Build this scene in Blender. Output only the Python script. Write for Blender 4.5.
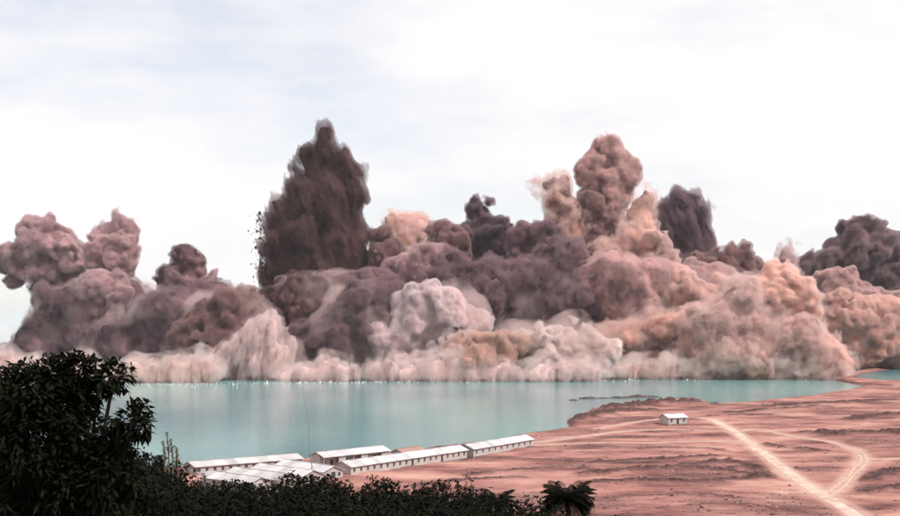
import bpy, math, random
import numpy as np
import openvdb
from mathutils import Vector, Matrix

for o in list(bpy.data.objects):
    bpy.data.objects.remove(o)
SC = bpy.context.scene
COL = SC.collection
random.seed(7)
R = math.radians

# ------------------------------------------------------------------ camera
F = 1250.0          # focal length in pixels of the 900 px wide photograph
HC = 40.0           # eye height above the lake
HOR = 324.0         # row of the horizon
cam = bpy.data.cameras.new('camera')
cam.sensor_width = 36.0
cam.lens = 36.0 * F / 900.0
cam.shift_y = (HOR - 258.0) / 900.0
cam.clip_start = 0.5
cam.clip_end = 30000
camo = bpy.data.objects.new('camera', cam)
camo.location = (0, 0, HC)
camo.rotation_euler = (R(90), 0, 0)
COL.objects.link(camo)
SC.camera = camo

# ------------------------------------------------------------------ sky and sun
SUN_EL, SUN_AZ = 50.0, 58.0     # azimuth: degrees to the right of straight behind the camera
sun = bpy.data.lights.new('sun', 'SUN')
sun.energy = 4.6
sun.angle = R(2)
sun.color = (1.0, 0.965, 0.93)
suno = bpy.data.objects.new('sun', sun)
d = Vector((math.sin(R(SUN_AZ)) * math.cos(R(SUN_EL)), -math.cos(R(SUN_AZ)) * math.cos(R(SUN_EL)), math.sin(R(SUN_EL))))
suno.rotation_euler = d.to_track_quat('Z', 'Y').to_euler()
COL.objects.link(suno)

world = bpy.data.worlds.new('World')
SC.world = world
world.use_nodes = True
wt = world.node_tree
wt.nodes.clear()
wo = wt.nodes.new('ShaderNodeOutputWorld')
sky = wt.nodes.new('ShaderNodeTexSky')
sky.sky_type = 'NISHITA'
sky.sun_disc = False
sky.sun_elevation = R(SUN_EL)
sky.sun_rotation = R(180 - SUN_AZ)
b1 = wt.nodes.new('ShaderNodeBackground'); b1.inputs['Strength'].default_value = 0.15
wt.links.new(sky.outputs[0], b1.inputs['Color'])
b2 = wt.nodes.new('ShaderNodeBackground'); b2.inputs['Color'].default_value = (1.0, 0.968, 0.972, 1); b2.inputs['Strength'].default_value = 1.04
tc = wt.nodes.new('ShaderNodeTexCoord')
mp = wt.nodes.new('ShaderNodeMapping'); mp.inputs['Scale'].default_value = (1.0, 1.0, 3.2); mp.inputs['Location'].default_value = (0.35, 0.1, 0.2)
wt.links.new(tc.outputs['Generated'], mp.inputs['Vector'])
nz = wt.nodes.new('ShaderNodeTexNoise'); nz.inputs['Scale'].default_value = 2.6; nz.inputs['Detail'].default_value = 7; nz.inputs['Roughness'].default_value = 0.55
wt.links.new(mp.outputs[0], nz.inputs['Vector'])
rp = wt.nodes.new('ShaderNodeValToRGB')
rp.color_ramp.elements[0].position = 0.34; rp.color_ramp.elements[0].color = (0.60, 0.60, 0.60, 1)
rp.color_ramp.elements[1].position = 0.50; rp.color_ramp.elements[1].color = (1, 1, 1, 1)
wt.links.new(nz.outputs['Fac'], rp.inputs['Fac'])
mx = wt.nodes.new('ShaderNodeMixShader')
wt.links.new(rp.outputs['Color'], mx.inputs['Fac'])
wt.links.new(b1.outputs[0], mx.inputs[1]); wt.links.new(b2.outputs[0], mx.inputs[2])
wt.links.new(mx.outputs[0], wo.inputs['Surface'])

SC.view_settings.view_transform = 'Standard'
SC.view_settings.look = 'None'
SC.view_settings.exposure = 0.0
SC.view_settings.gamma = 1.0
cy = SC.cycles
cy.max_bounces = 6
cy.diffuse_bounces = 3
cy.glossy_bounces = 2
cy.volume_bounces = 2
cy.transparent_max_bounces = 24
cy.volume_step_rate = 0.1
cy.volume_max_steps = 256
cy.use_adaptive_sampling = True
cy.adaptive_threshold = 0.03

# ------------------------------------------------------------------ helpers
def link(name, me, parent=None, loc=None, rz=0.0):
    o = bpy.data.objects.new(name, me)
    COL.objects.link(o)
    if loc is not None:
        o.location = loc
    o.rotation_euler = (0, 0, rz)
    if parent is not None:
        o.parent = parent
    return o

def tag(o, label=None, cat=None, group=None, kind=None):
    if label: o['label'] = label
    if cat: o['category'] = cat
    if group: o['group'] = group
    if kind: o['kind'] = kind
    return o

def np_mesh(name, v, f, mat, smooth=True):
    """v (n,3) float, f (m,k) int with k = 3 or 4"""
    me = bpy.data.meshes.new(name)
    v = np.ascontiguousarray(v, dtype=np.float32); f = np.ascontiguousarray(f, dtype=np.int32)
    k = f.shape[1]
    me.vertices.add(len(v)); me.vertices.foreach_set('co', v.ravel())
    me.loops.add(f.size); me.loops.foreach_set('vertex_index', f.ravel())
    me.polygons.add(len(f)); me.polygons.foreach_set('loop_start', np.arange(len(f), dtype=np.int32) * k)
    me.update(calc_edges=True)
    if smooth:
        me.polygons.foreach_set('use_smooth', np.ones(len(f), dtype=bool))
    if mat is not None:
        me.materials.append(mat)
    me.update()
    return me

def px(x, y, D):
    """a pixel of the photograph at distance D as a world point"""
    return Vector(((x - 450.0) * D / F, D, HC - (y - HOR) * D / F))

def gp(x, y, z=0.0):
    """the point at height z seen at a pixel"""
    D = (HC - z) * F / (y - HOR)
    return ((x - 450.0) * D / F, D)

# ------------------------------------------------------------------ noise
RS = np.random.RandomState(11)
LAT = RS.rand(64, 64, 64).astype(np.float32)
WJ = RS.rand(32, 32, 32, 3).astype(np.float32)

def vnoise(p):
    i = np.floor(p).astype(np.int64); f = (p - i).astype(np.float32); f = f * f * (3 - 2 * f)
    i &= 63; j = (i + 1) & 63
    x0, y0, z0 = i[:, 0], i[:, 1], i[:, 2]; x1, y1, z1 = j[:, 0], j[:, 1], j[:, 2]
    fx, fy, fz = f[:, 0], f[:, 1], f[:, 2]
    a = LAT[x0, y0, z0] * (1 - fx) + LAT[x1, y0, z0] * fx
    b = LAT[x0, y1, z0] * (1 - fx) + LAT[x1, y1, z0] * fx
    c = LAT[x0, y0, z1] * (1 - fx) + LAT[x1, y0, z1] * fx
    e = LAT[x0, y1, z1] * (1 - fx) + LAT[x1, y1, z1] * fx
    return (a * (1 - fy) + b * fy) * (1 - fz) + (c * (1 - fy) + e * fy) * fz

def fbm(p, o=4, g=0.5):
    s = np.zeros(len(p), np.float32); a = 1.0; t = 0.0
    for k in range(o):
        s += a * (vnoise(p * (2.03 ** k) + 17.3 * k) - 0.5); t += a; a *= g
    return s / t * 2

def worley(p):
    i = np.floor(p).astype(np.int64); f = (p - i).astype(np.float32)
    best = np.full(len(p), 9.0, np.float32)
    for dx in (-1, 0, 1):
        for dy in (-1, 0, 1):
            for dz in (-1, 0, 1):
                c = (i + (dx, dy, dz)) & 31
                w = WJ[c[:, 0], c[:, 1], c[:, 2]]
                dd = (w[:, 0] + dx - f[:, 0]) ** 2 + (w[:, 1] + dy - f[:, 1]) ** 2 + (w[:, 2] + dz - f[:, 2]) ** 2
                np.minimum(best, dd, out=best)
    return best            # squared distance

def puff(p, k=0.95):
    return np.sqrt(np.clip(1.0 - worley(p) / k, 0.0, 1.0))

# ------------------------------------------------------------------ materials
def new_mat(name):
    m = bpy.data.materials.new(name); m.use_nodes = True
    nt = m.node_tree; nt.nodes.clear()
    out = nt.nodes.new('ShaderNodeOutputMaterial')
    return m, nt, out

def noise_node(nt, scale, detail=5, rough=0.55, coord='Object', mscale=(1, 1, 1), loc=(0, 0, 0)):
    t = nt.nodes.new('ShaderNodeTexCoord'); mpn = nt.nodes.new('ShaderNodeMapping')
    mpn.inputs['Scale'].default_value = mscale; mpn.inputs['Location'].default_value = loc
    n = nt.nodes.new('ShaderNodeTexNoise'); n.inputs['Scale'].default_value = scale
    n.inputs['Detail'].default_value = detail; n.inputs['Roughness'].default_value = rough
    nt.links.new(t.outputs[coord], mpn.inputs['Vector']); nt.links.new(mpn.outputs[0], n.inputs['Vector'])
    return n

def ramp(nt, fac, stops):
    r = nt.nodes.new('ShaderNodeValToRGB')
    el = r.color_ramp.elements
    while len(el) < len(stops): el.new(0.5)
    for e, (p, c) in zip(el, stops):
        e.position = p; e.color = (c[0], c[1], c[2], 1)
    nt.links.new(fac, r.inputs['Fac'])
    return r

def mixrgb(nt, fac, a, b):
    m = nt.nodes.new('ShaderNodeMix'); m.data_type = 'RGBA'
    nt.links.new(fac, m.inputs['Factor']) if not isinstance(fac, float) else setattr(m.inputs['Factor'], 'default_value', fac)
    for s, v in ((6, a), (7, b)):
        if isinstance(v, tuple): m.inputs[s].default_value = (v[0], v[1], v[2], 1)
        else: nt.links.new(v, m.inputs[s])
    return m.outputs[2]

def simple(name, col, rough=0.8, var=0.15, scale=1.0, bump=0.0, mscale=(1, 1, 1), spec=0.3, each=0.0):
    m, nt, out = new_mat(name)
    b = nt.nodes.new('ShaderNodeBsdfPrincipled'); b.inputs['Roughness'].default_value = rough
    b.inputs['Specular IOR Level'].default_value = spec
    n = noise_node(nt, scale, mscale=mscale)
    lo = tuple(c * (1 - var) for c in col); hi = tuple(min(1, c * (1 + var)) for c in col)
    r = ramp(nt, n.outputs['Fac'], [(0.3, lo), (0.7, hi)])
    c = r.outputs[0]
    if each:                                       # every sheet weathered a little differently
        oi = nt.nodes.new('ShaderNodeObjectInfo')
        rr_ = ramp(nt, oi.outputs['Random'], [(0.0, (1 - each,) * 3), (1.0, (1 + each * .4,) * 3)])
        mm = nt.nodes.new('ShaderNodeMix'); mm.data_type = 'RGBA'; mm.blend_type = 'MULTIPLY'; mm.inputs['Factor'].default_value = 1.0
        nt.links.new(c, mm.inputs[6]); nt.links.new(rr_.outputs[0], mm.inputs[7]); c = mm.outputs[2]
    nt.links.new(c, b.inputs['Base Color'])
    if bump:
        bm = nt.nodes.new('ShaderNodeBump'); bm.inputs['Strength'].default_value = bump
        nt.links.new(n.outputs['Fac'], bm.inputs['Height']); nt.links.new(bm.outputs[0], b.inputs['Normal'])
    nt.links.new(b.outputs[0], out.inputs['Surface'])
    return m

def dust_mat(name, lo, hi, acc=None, scale=0.03, stretch=1.0, bias=0.5):
    """billowing dust: two tones and an accent tone mixed through the cloud"""
    m, nt, out = new_mat(name)
    b = nt.nodes.new('ShaderNodeBsdfDiffuse')
    b.inputs['Roughness'].default_value = 0.6
    sd = (hash(name) % 97) * 3.1 if False else sum(ord(c) for c in name) * 1.7
    n = noise_node(nt, scale, 8, 0.66, mscale=(1, 1, stretch), loc=(sd, 0, 0))
    r = ramp(nt, n.outputs['Fac'], [(bias - 0.09, lo), (bias + 0.09, hi)])
    c = r.outputs[0]
    if acc:
        n2 = noise_node(nt, scale * 0.55, 6, 0.6, mscale=(1, 1, stretch), loc=(sd + 31, 7, 0))
        mr = ramp(nt, n2.outputs['Fac'], [(0.46, (0, 0, 0)), (0.62, (1, 1, 1))])
        c = mixrgb(nt, mr.outputs[0], c, acc)
    # streaks and patches of other dust carried across all plumes
    geo = nt.nodes.new('ShaderNodeNewGeometry')
    mpw = nt.nodes.new('ShaderNodeMapping'); mpw.inputs['Scale'].default_value = (0.018, 0.018, 0.013)
    nt.links.new(geo.outputs['Position'], mpw.inputs['Vector'])
    nw = nt.nodes.new('ShaderNodeTexNoise'); nw.inputs['Scale'].default_value = 1.0; nw.inputs['Detail'].default_value = 8; nw.inputs['Roughness'].default_value = 0.62
    nt.links.new(mpw.outputs[0], nw.inputs['Vector'])
    d1 = ramp(nt, nw.outputs['Fac'], [(0.36, (0.55, 0.55, 0.55)), (0.47, (0, 0, 0))])
    d2 = ramp(nt, nw.outputs['Fac'], [(0.54, (0, 0, 0)), (0.66, (0.5, 0.5, 0.5))])
    c = mixrgb(nt, d1.outputs[0], c, (0.10, 0.055, 0.06))
    c = mixrgb(nt, d2.outputs[0], c, tuple(min(1, 0.35 * v + w) for v, w in zip(hi, (0.38, 0.22, 0.20))))
    nt.links.new(c, b.inputs['Color'])
    n3 = noise_node(nt, 0.30, 6, 0.66, mscale=(1, 1, min(1.0, stretch * 1.4)))
    bm = nt.nodes.new('ShaderNodeBump'); bm.inputs['Strength'].default_value = 0.35; bm.inputs['Distance'].default_value = 1.8
    nt.links.new(n3.outputs['Fac'], bm.inputs['Height']); nt.links.new(bm.outputs[0], b.inputs['Normal'])
    nt.links.new(b.outputs[0], out.inputs['Surface'])
    return m

def dust_volume(name, col, dens, aniso=0.1, ragged=None, stretch=1.0, step=None):
    """ragged = noise scale: the dust thins and thickens in wisps"""
    m, nt, out = new_mat(name)
    v = nt.nodes.new('ShaderNodeVolumePrincipled')
    v.inputs['Color'].default_value = (*col, 1); v.inputs['Density'].default_value = dens
    v.inputs['Anisotropy'].default_value = aniso
    if ragged:
        n = noise_node(nt, ragged, 4, 0.65, mscale=(1, 1, stretch))
        mr = nt.nodes.new('ShaderNodeMapRange'); mr.inputs['From Min'].default_value = 0.44; mr.inputs['From Max'].default_value = 0.62
        mr.inputs['To Min'].default_value = 0.0; mr.inputs['To Max'].default_value = dens * 2.2
        nt.links.new(n.outputs['Fac'], mr.inputs['Value']); nt.links.new(mr.outputs[0], v.inputs['Density'])
        if step: m.cycles.volume_step_rate = step
    nt.links.new(v.outputs[0], out.inputs['Volume'])
    return m
#@@STRUCT
# ------------------------------------------------------------------ terrain
SHORE = [gp(*q) for q in [(60, 476), (150, 470), (196, 464), (330, 458), (400, 453), (468, 444), (505, 438), (540, 432), (570, 427),
         (566, 420), (576, 415), (592, 410.5), (620, 405), (650, 401), (676, 398.6), (700, 399.5), (716, 405), (731, 404), (762, 401),
         (791, 398), (820, 394), (852, 389), (864, 386), (846, 382.5), (834, 380.2), (838, 377.2), (846, 373.6), (858, 370.6), (880, 367), (925, 361)]]
BACK = [gp(*q) for q in [(925, 364.5), (884, 370.5), (862, 374.2), (856, 377), (866, 378.6), (884, 380.6), (925, 383.5)]]
LAND = np.array(SHORE + BACK + [(900, 700), (900, 60), (-400, 60), (-400, 330)])

def poly_sd(P, poly):
    """signed distance to a polygon, positive inside"""
    n = len(poly); best = np.full(len(P), 1e9); ins = np.zeros(len(P), bool)
    for k in range(n):
        a = poly[k]; b = poly[(k + 1) % n]; ab = b - a; ap = P - a
        t = np.clip((ap @ ab) / (ab @ ab), 0, 1)
        dd = ((ap - t[:, None] * ab) ** 2).sum(1); np.minimum(best, dd, out=best)
        c = ((a[1] > P[:, 1]) != (b[1] > P[:, 1]))
        with np.errstate(divide='ignore', invalid='ignore'):
            xx = (b[0] - a[0]) * (P[:, 1] - a[1]) / (b[1] - a[1]) + a[0]
        ins ^= c & (P[:, 0] < xx)
    return np.sqrt(best) * np.where(ins, 1, -1)

def line_d(P, pts):
    best = np.full(len(P), 1e9)
    for a, b in zip(pts[:-1], pts[1:]):
        a = np.array(a); b = np.array(b); ab = b - a; ap = P - a
        t = np.clip((ap @ ab) / (ab @ ab), 0, 1)
        np.minimum(best, ((ap - t[:, None] * ab) ** 2).sum(1), out=best)
    return np.sqrt(best)

ROADS = [  # pixels along the track, width in metres, name
    ([(876, 526), (861, 516), (821, 493), (791, 475), (774, 461), (761, 451), (737, 433), (722, 424), (712, 418.5)], 4.1),
    ([(826, 496), (840, 487), (852, 474), (862, 461), (859, 451.5), (836, 443), (809, 438.6), (776, 432.6), (757, 428.5), (738, 431)], 2.6),
    ([(534, 442.5), (580, 437), (620, 431.5), (655, 429.5), (700, 430), (735, 432)], 3.4),
    ([(536, 445), (600, 443), (650, 443), (700, 441.5), (748, 442)], 2.0),
    ([(712, 418.5), (690, 417), (640, 421), (600, 428)], 2.0),
    ([(862, 458), (880, 459), (925, 457)], 2.0),
]
def curve_pts(q, step=2.0, z=1.4):
    P = [Vector(gp(a, b, z)) for a, b in q]
    P = [P[0]] + P + [P[-1]]
    out = []
    for k in range(1, len(P) - 2):
        p0, p1, p2, p3 = P[k - 1:k + 3]
        n = max(2, int((p2 - p1).length / step))
        for s in range(n):
            t = s / n
            out.append(0.5 * ((2 * p1) + (p2 - p0) * t + (2 * p0 - 5 * p1 + 4 * p2 - p3) * t * t + (3 * p1 - p0 - 3 * p2 + p3) * t ** 3))
    out.append(P[-2])
    return [(p.x, p.y) for p in out]
RC = [(curve_pts(q, 3.5), w) for q, w in ROADS]

BERMS = [  # low banks of rubble: pixel ends, height, half width, darkness
    ([(590, 476), (660, 470), (735, 462), (770, 476)], 1.3, 5, 0.8),
    ([(600, 463), (660, 458), (720, 455)], 0.9, 5, 0.8),
    ([(600, 484), (700, 482), (770, 478)], 0.9, 4, 0.9),
    ([(560, 460), (600, 464), (690, 462)], 0.6, 4, 0.8),
    ([(690, 470), (730, 472), (770, 480)], 1.2, 3, 0.9),
    ([(640, 448), (700, 447), (724, 450)], 0.8, 3, 0.6),
    ([(770, 408), (820, 404), (880, 400), (920, 399)], 1.6, 7, 0.9),
    ([(730, 412), (780, 409), (830, 407)], 1.0, 5, 0.7),
    ([(850, 421), (880, 417), (925, 416)], 1.8, 5, 1.0),
    ([(830, 435), (870, 434), (925, 437)], 2.0, 8, 1.0),
    ([(800, 433), (840, 432), (860, 430)], 1.0, 3, 0.6),
    ([(755, 443), (790, 448), (830, 452)], 0.9, 4, 0.6),
    ([(870, 480), (895, 474), (925, 470)], 1.6, 5, 0.8),
    ([(866, 492), (925, 486)], 1.2, 4, 0.8),
    ([(572, 419), (592, 414), (620, 411), (650, 412)], 2.4, 7, 1.0),
    ([(610, 408), (640, 405), (672, 403), (692, 404)], 3.8, 9, 1.0),
    ([(690, 418), (740, 414), (770, 414)], 0.8, 3, 0.6),
    ([(600, 500), (680, 496), (740, 500)], 0.8, 3, 0.5),
    ([(640, 512), (720, 508), (790, 512)], 0.9, 3, 0.5),
    ([(470, 474), (520, 470), (580, 470)], 0.8, 4, 0.7),
    ([(420, 486), (470, 480), (520, 478)], 0.6, 4, 0.7),
    ([(840, 379), (862, 382.5), (890, 384.5)], 0.9, 4, 1.0),
    ([(862, 373.5), (884, 369.5), (925, 364)], 0.9, 4, 1.0),
]
BC = [(curve_pts(q, 6.0), h, w, dk) for q, h, w, dk in BERMS]

def terrain(P):
    """heights, dark rubble amount and road nearness at the points P (n,2)"""
    sd = poly_sd(P, LAND)
    p3 = np.c_[P, np.zeros(len(P))]
    wob = fbm(p3 / 14.0, 4) * 3.5 * np.where(P[:, 1] > 720, 0.35, 1.0)
    s = sd + wob
    z = np.where(s > 0, 1.15 * (1 - np.exp(-s / 5.0)), np.maximum(s * 0.3, -3.0))
    land = np.clip(s / 6.0, 0, 1)
    z = z + land * (fbm(p3 / 45.0 + 5, 4) * 0.9 + fbm(p3 / np.array((16.0, 5.0, 1.0)) + 9, 4) * 0.5 + np.clip(sd - 20, 0, 200) * 0.004)
    dark = np.clip(fbm(p3 / np.array((34.0, 11.0, 1.0)) + 3, 5, 0.6) * 2.6 - 0.15, 0, 1) * 0.75
    dark = np.maximum(dark, np.clip(fbm(p3 / np.array((70.0, 34.0, 1.0)) + 13, 5, 0.65) * 3.0 - 0.35, 0, 0.6))
    dark = np.maximum(dark, np.clip(1 - np.abs(s - 1.0) / 2.5, 0, 1) * 0.8)
    lump = np.abs(fbm(p3 / 3.2 + 2, 3, 0.6))
    for pts, h, w, dk in BC:
        dd = line_d(P, pts) + fbm(p3 / 7.0 + h * 7, 3) * w * 0.7
        g = np.exp(-(dd / (w * 0.62)) ** 2)
        z = z + g * h * (0.45 + 1.1 * lump) * np.clip(s / 2 + 0.5, 0, 1)
        dark = np.maximum(dark, np.clip(g * 1.5 * dk + fbm(p3 / 2.6, 3) * 0.5 * g, 0, 1))
    rd = np.full(len(P), 1e9)
    for pts, w in RC:
        rd = np.minimum(rd, line_d(P, pts) - w / 2)
    flat = np.clip(1 - rd / 4.0, 0, 1); flat = flat * flat * (3 - 2 * flat)
    z = z * (1 - flat) + flat * (1.35 + fbm(p3 / 60.0 + 5, 2) * 0.3)
    z = z + (1 - flat) * land * fbm(p3 / 1.9, 3) * 0.16
    dark = dark * (1 - np.clip(1.3 - rd / 3.0, 0, 1))
    # the hill the photograph is taken from
    sl = 0.2
    hill = 38.2 - sl * P[:, 1] + fbm(p3 / 20.0, 3) * 1.2 - 0.02 * np.maximum(0, P[:, 0] - 10)
    hill = np.minimum(hill, 36.5 + 0 * hill)
    z = np.where(P[:, 1] < 240, np.maximum(z, np.maximum(hill, z)), z)
    hh = np.clip((hill - z) * 0 + (200 - P[:, 1]) / 30, 0, 1)
    return z, dark * (1 - hh), rd, hh, sd

ys = [3.0]
while ys[-1] < 1400: ys.append(ys[-1] + max(0.9, ys[-1] * 0.0034))
ys = np.array(ys)
ts = np.linspace(-1, 1, 420)
XX = np.empty((len(ys), len(ts))); YY = np.empty_like(XX)
for j, y in enumerate(ys):
    half0, half1 = -(0.40 * y + 12), 0.42 * y + 12
    XX[j] = half0 + (ts + 1) / 2 * (half1 - half0); YY[j] = y
P = np.c_[XX.ravel(), YY.ravel()]
Z, DK, RD, HH, SD = terrain(P)
V = np.c_[P, Z]
nj, ni = XX.shape
idx = np.arange(nj * ni).reshape(nj, ni)
FQ = np.stack([idx[:-1, :-1], idx[:-1, 1:], idx[1:, 1:], idx[1:, :-1]], -1).reshape(-1, 4)
keep = (Z[FQ].max(1) > -2.4)
FQ = FQ[keep]
used = np.unique(FQ); rm = np.full(len(V), -1); rm[used] = np.arange(len(used))
m, nt, out = new_mat('pink_earth')
b = nt.nodes.new('ShaderNodeBsdfPrincipled'); b.inputs['Roughness'].default_value = 0.95; b.inputs['Specular IOR Level'].default_value = 0.1
at = nt.nodes.new('ShaderNodeAttribute'); at.attribute_name = 'ground'
sep = nt.nodes.new('ShaderNodeSeparateColor'); nt.links.new(at.outputs['Color'], sep.inputs[0])
n1 = noise_node(nt, 0.055, 9, 0.68, mscale=(0.55, 0.9, 1))
r1 = ramp(nt, n1.outputs['Fac'], [(0.34, (0.10, 0.04, 0.037)), (0.45, (0.25, 0.112, 0.096)), (0.55, (0.375, 0.185, 0.155)), (0.68, (0.48, 0.29, 0.225))])
n2 = noise_node(nt, 0.9, 6, 0.7, mscale=(0.6, 1, 1))
r2 = ramp(nt, n2.outputs['Fac'], [(0.42, (0.022, 0.012, 0.013)), (0.6, (0.125, 0.064, 0.06))])
ad = nt.nodes.new('ShaderNodeMath'); ad.operation = 'MULTIPLY_ADD'; ad.inputs[1].default_value = 0.9; ad.inputs[2].default_value = -0.45
nt.links.new(n2.outputs['Fac'], ad.inputs[0])
ad2 = nt.nodes.new('ShaderNodeMath'); ad2.operation = 'ADD'; ad2.use_clamp = True
sc_ = nt.nodes.new('ShaderNodeMath'); sc_.operation = 'MULTIPLY'
nt.links.new(ad.outputs[0], sc_.inputs[0]); nt.links.new(sep.outputs[0], sc_.inputs[1])
nt.links.new(sep.outputs[0], ad2.inputs[0]); nt.links.new(sc_.outputs[0], ad2.inputs[1])
c = mixrgb(nt, ad2.outputs[0], r1.outputs[0], r2.outputs[0])
c = mixrgb(nt, sep.outputs[1], c, (0.46, 0.31, 0.25))
c = mixrgb(nt, sep.outputs[2], c, (0.03, 0.035, 0.018))
nt.links.new(c, b.inputs['Base Color'])
bm = nt.nodes.new('ShaderNodeBump'); bm.inputs['Strength'].default_value = 0.6; bm.inputs['Distance'].default_value = 0.4
nt.links.new(n2.outputs['Fac'], bm.inputs['Height']); nt.links.new(bm.outputs[0], b.inputs['Normal'])
nt.links.new(b.outputs[0], out.inputs['Surface'])
EARTH = m
me = np_mesh('shore_ground', V[used], rm[FQ], m)
ca = me.attributes.new('ground', 'FLOAT_COLOR', 'POINT')
halo = np.clip(0.75 - RD / 2.6, 0, 0.65) * (0.6 + 0.8 * vnoise(np.c_[P / 3.0, np.zeros(len(P))]))
cols = np.c_[DK, np.clip(halo, 0, 1), HH, np.ones(len(P))].astype(np.float32)[used]
ca.data.foreach_set('color', cols.ravel())
tag(link('shore_ground', me), kind='structure')
# sheet out to the horizon, under the lake
lb = simple('lake_bed_mud', (0.2, 0.15, 0.13), 0.95)
tag(link('lake_bed', np_mesh('lake_bed', np.array([(-15000, -600, -3.2), (15000, -600, -3.2), (15000, 28000, -3.2), (-15000, 28000, -3.2)]), np.array([[0, 1, 2, 3]]), lb)), kind='structure')

# water: milky teal lake
m, nt, out = new_mat('lake_water')
b = nt.nodes.new('ShaderNodeBsdfPrincipled')
b.inputs['Roughness'].default_value = 0.11; b.inputs['IOR'].default_value = 1.33
b.inputs['Specular IOR Level'].default_value = 0.5
n = noise_node(nt, 0.006, 4, 0.5, mscale=(1, 0.5, 1), loc=(3, 1, 0))
r = ramp(nt, n.outputs['Fac'], [(0.38, (0.09, 0.225, 0.25)), (0.6, (0.20, 0.385, 0.37))])
nt.links.new(r.outputs[0], b.inputs['Base Color'])
nw = noise_node(nt, 0.45, 5, 0.6, mscale=(0.6, 1, 1))
bm = nt.nodes.new('ShaderNodeBump'); bm.inputs['Strength'].default_value = 0.5; bm.inputs['Distance'].default_value = 0.25
nt.links.new(nw.outputs['Fac'], bm.inputs['Height']); nt.links.new(bm.outputs[0], b.inputs['Normal'])
nt.links.new(b.outputs[0], out.inputs['Surface'])
WATER = m
tag(link('lake_water', np_mesh('lake_water', np.array([(-14000, 150, 0), (14000, 150, 0), (14000, 27000, 0), (-14000, 27000, 0)]), np.array([[0, 1, 2, 3]]), WATER)), kind='structure')

def height(x, y):
    return float(terrain(np.array([[x, y]]))[0][0])

# dirt tracks as thin sheets on the ground
TR, nt, out = new_mat('track_dirt')
b = nt.nodes.new('ShaderNodeBsdfPrincipled'); b.inputs['Roughness'].default_value = 0.95; b.inputs['Specular IOR Level'].default_value = 0.1
n = noise_node(nt, 0.22, 7, 0.6)
r = ramp(nt, n.outputs['Fac'], [(0.3, (0.38, 0.24, 0.20)), (0.5, (0.50, 0.36, 0.30)), (0.7, (0.60, 0.47, 0.385))])
nt.links.new(r.outputs[0], b.inputs['Base Color']); nt.links.new(b.outputs[0], out.inputs['Surface'])
TR2 = simple('track_dirt_faint', (0.46, 0.31, 0.25), 0.95, 0.2, 0.5)
for (pts, w), nm in zip(RC, ('dirt_road', 'dirt_track', 'dirt_track', 'dirt_track', 'dirt_track', 'dirt_track')):
    ribs = [(0.0, w * .4)] if w > 4 else [(-0.8, 0.38), (0.8, 0.34)]
    VV, FF, cnt = [], [], 0
    nacr = 7
    rr = np.random.RandomState(len(pts))
    for off, hw in ribs:
        strip = []
        for k, p in enumerate(pts):
            a = Vector(pts[max(0, k - 1)]); c2 = Vector(pts[min(len(pts) - 1, k + 1)]); t = (c2 - a).normalized(); nn = Vector((-t.y, t.x))
            wl = hw * (0.8 + 0.35 * rr.rand()); wr = hw * (0.8 + 0.35 * rr.rand())
            wv = (float(vnoise(np.array([[k / 5.0, off, 3.0]]))[0]) - .5) * 1.2
            for s in range(nacr):
                u = s / (nacr - 1); q = Vector(p) + nn * (off + wv - wl + u * (wl + wr)); strip.append((q.x, q.y))
        S = np.array(strip); z, _, _, _, _ = terrain(S)
        prof = np.tile(np.array([-0.09, 0.0, -0.03, 0.03, -0.03, 0.0, -0.09]) * (1 if w > 4 else .5), len(pts))
        VV.append(np.c_[S, z + 0.08 + prof])
        ii = np.arange(len(S)).reshape(-1, nacr) + cnt; cnt += len(S)
        FF.append(np.stack([ii[:-1, :-1], ii[:-1, 1:], ii[1:, 1:], ii[1:, :-1]], -1).reshape(-1, 4))
    tag(link(nm, np_mesh(nm, np.concatenate(VV), np.concatenate(FF), TR if w > 4 else TR2)), kind='structure')
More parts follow.
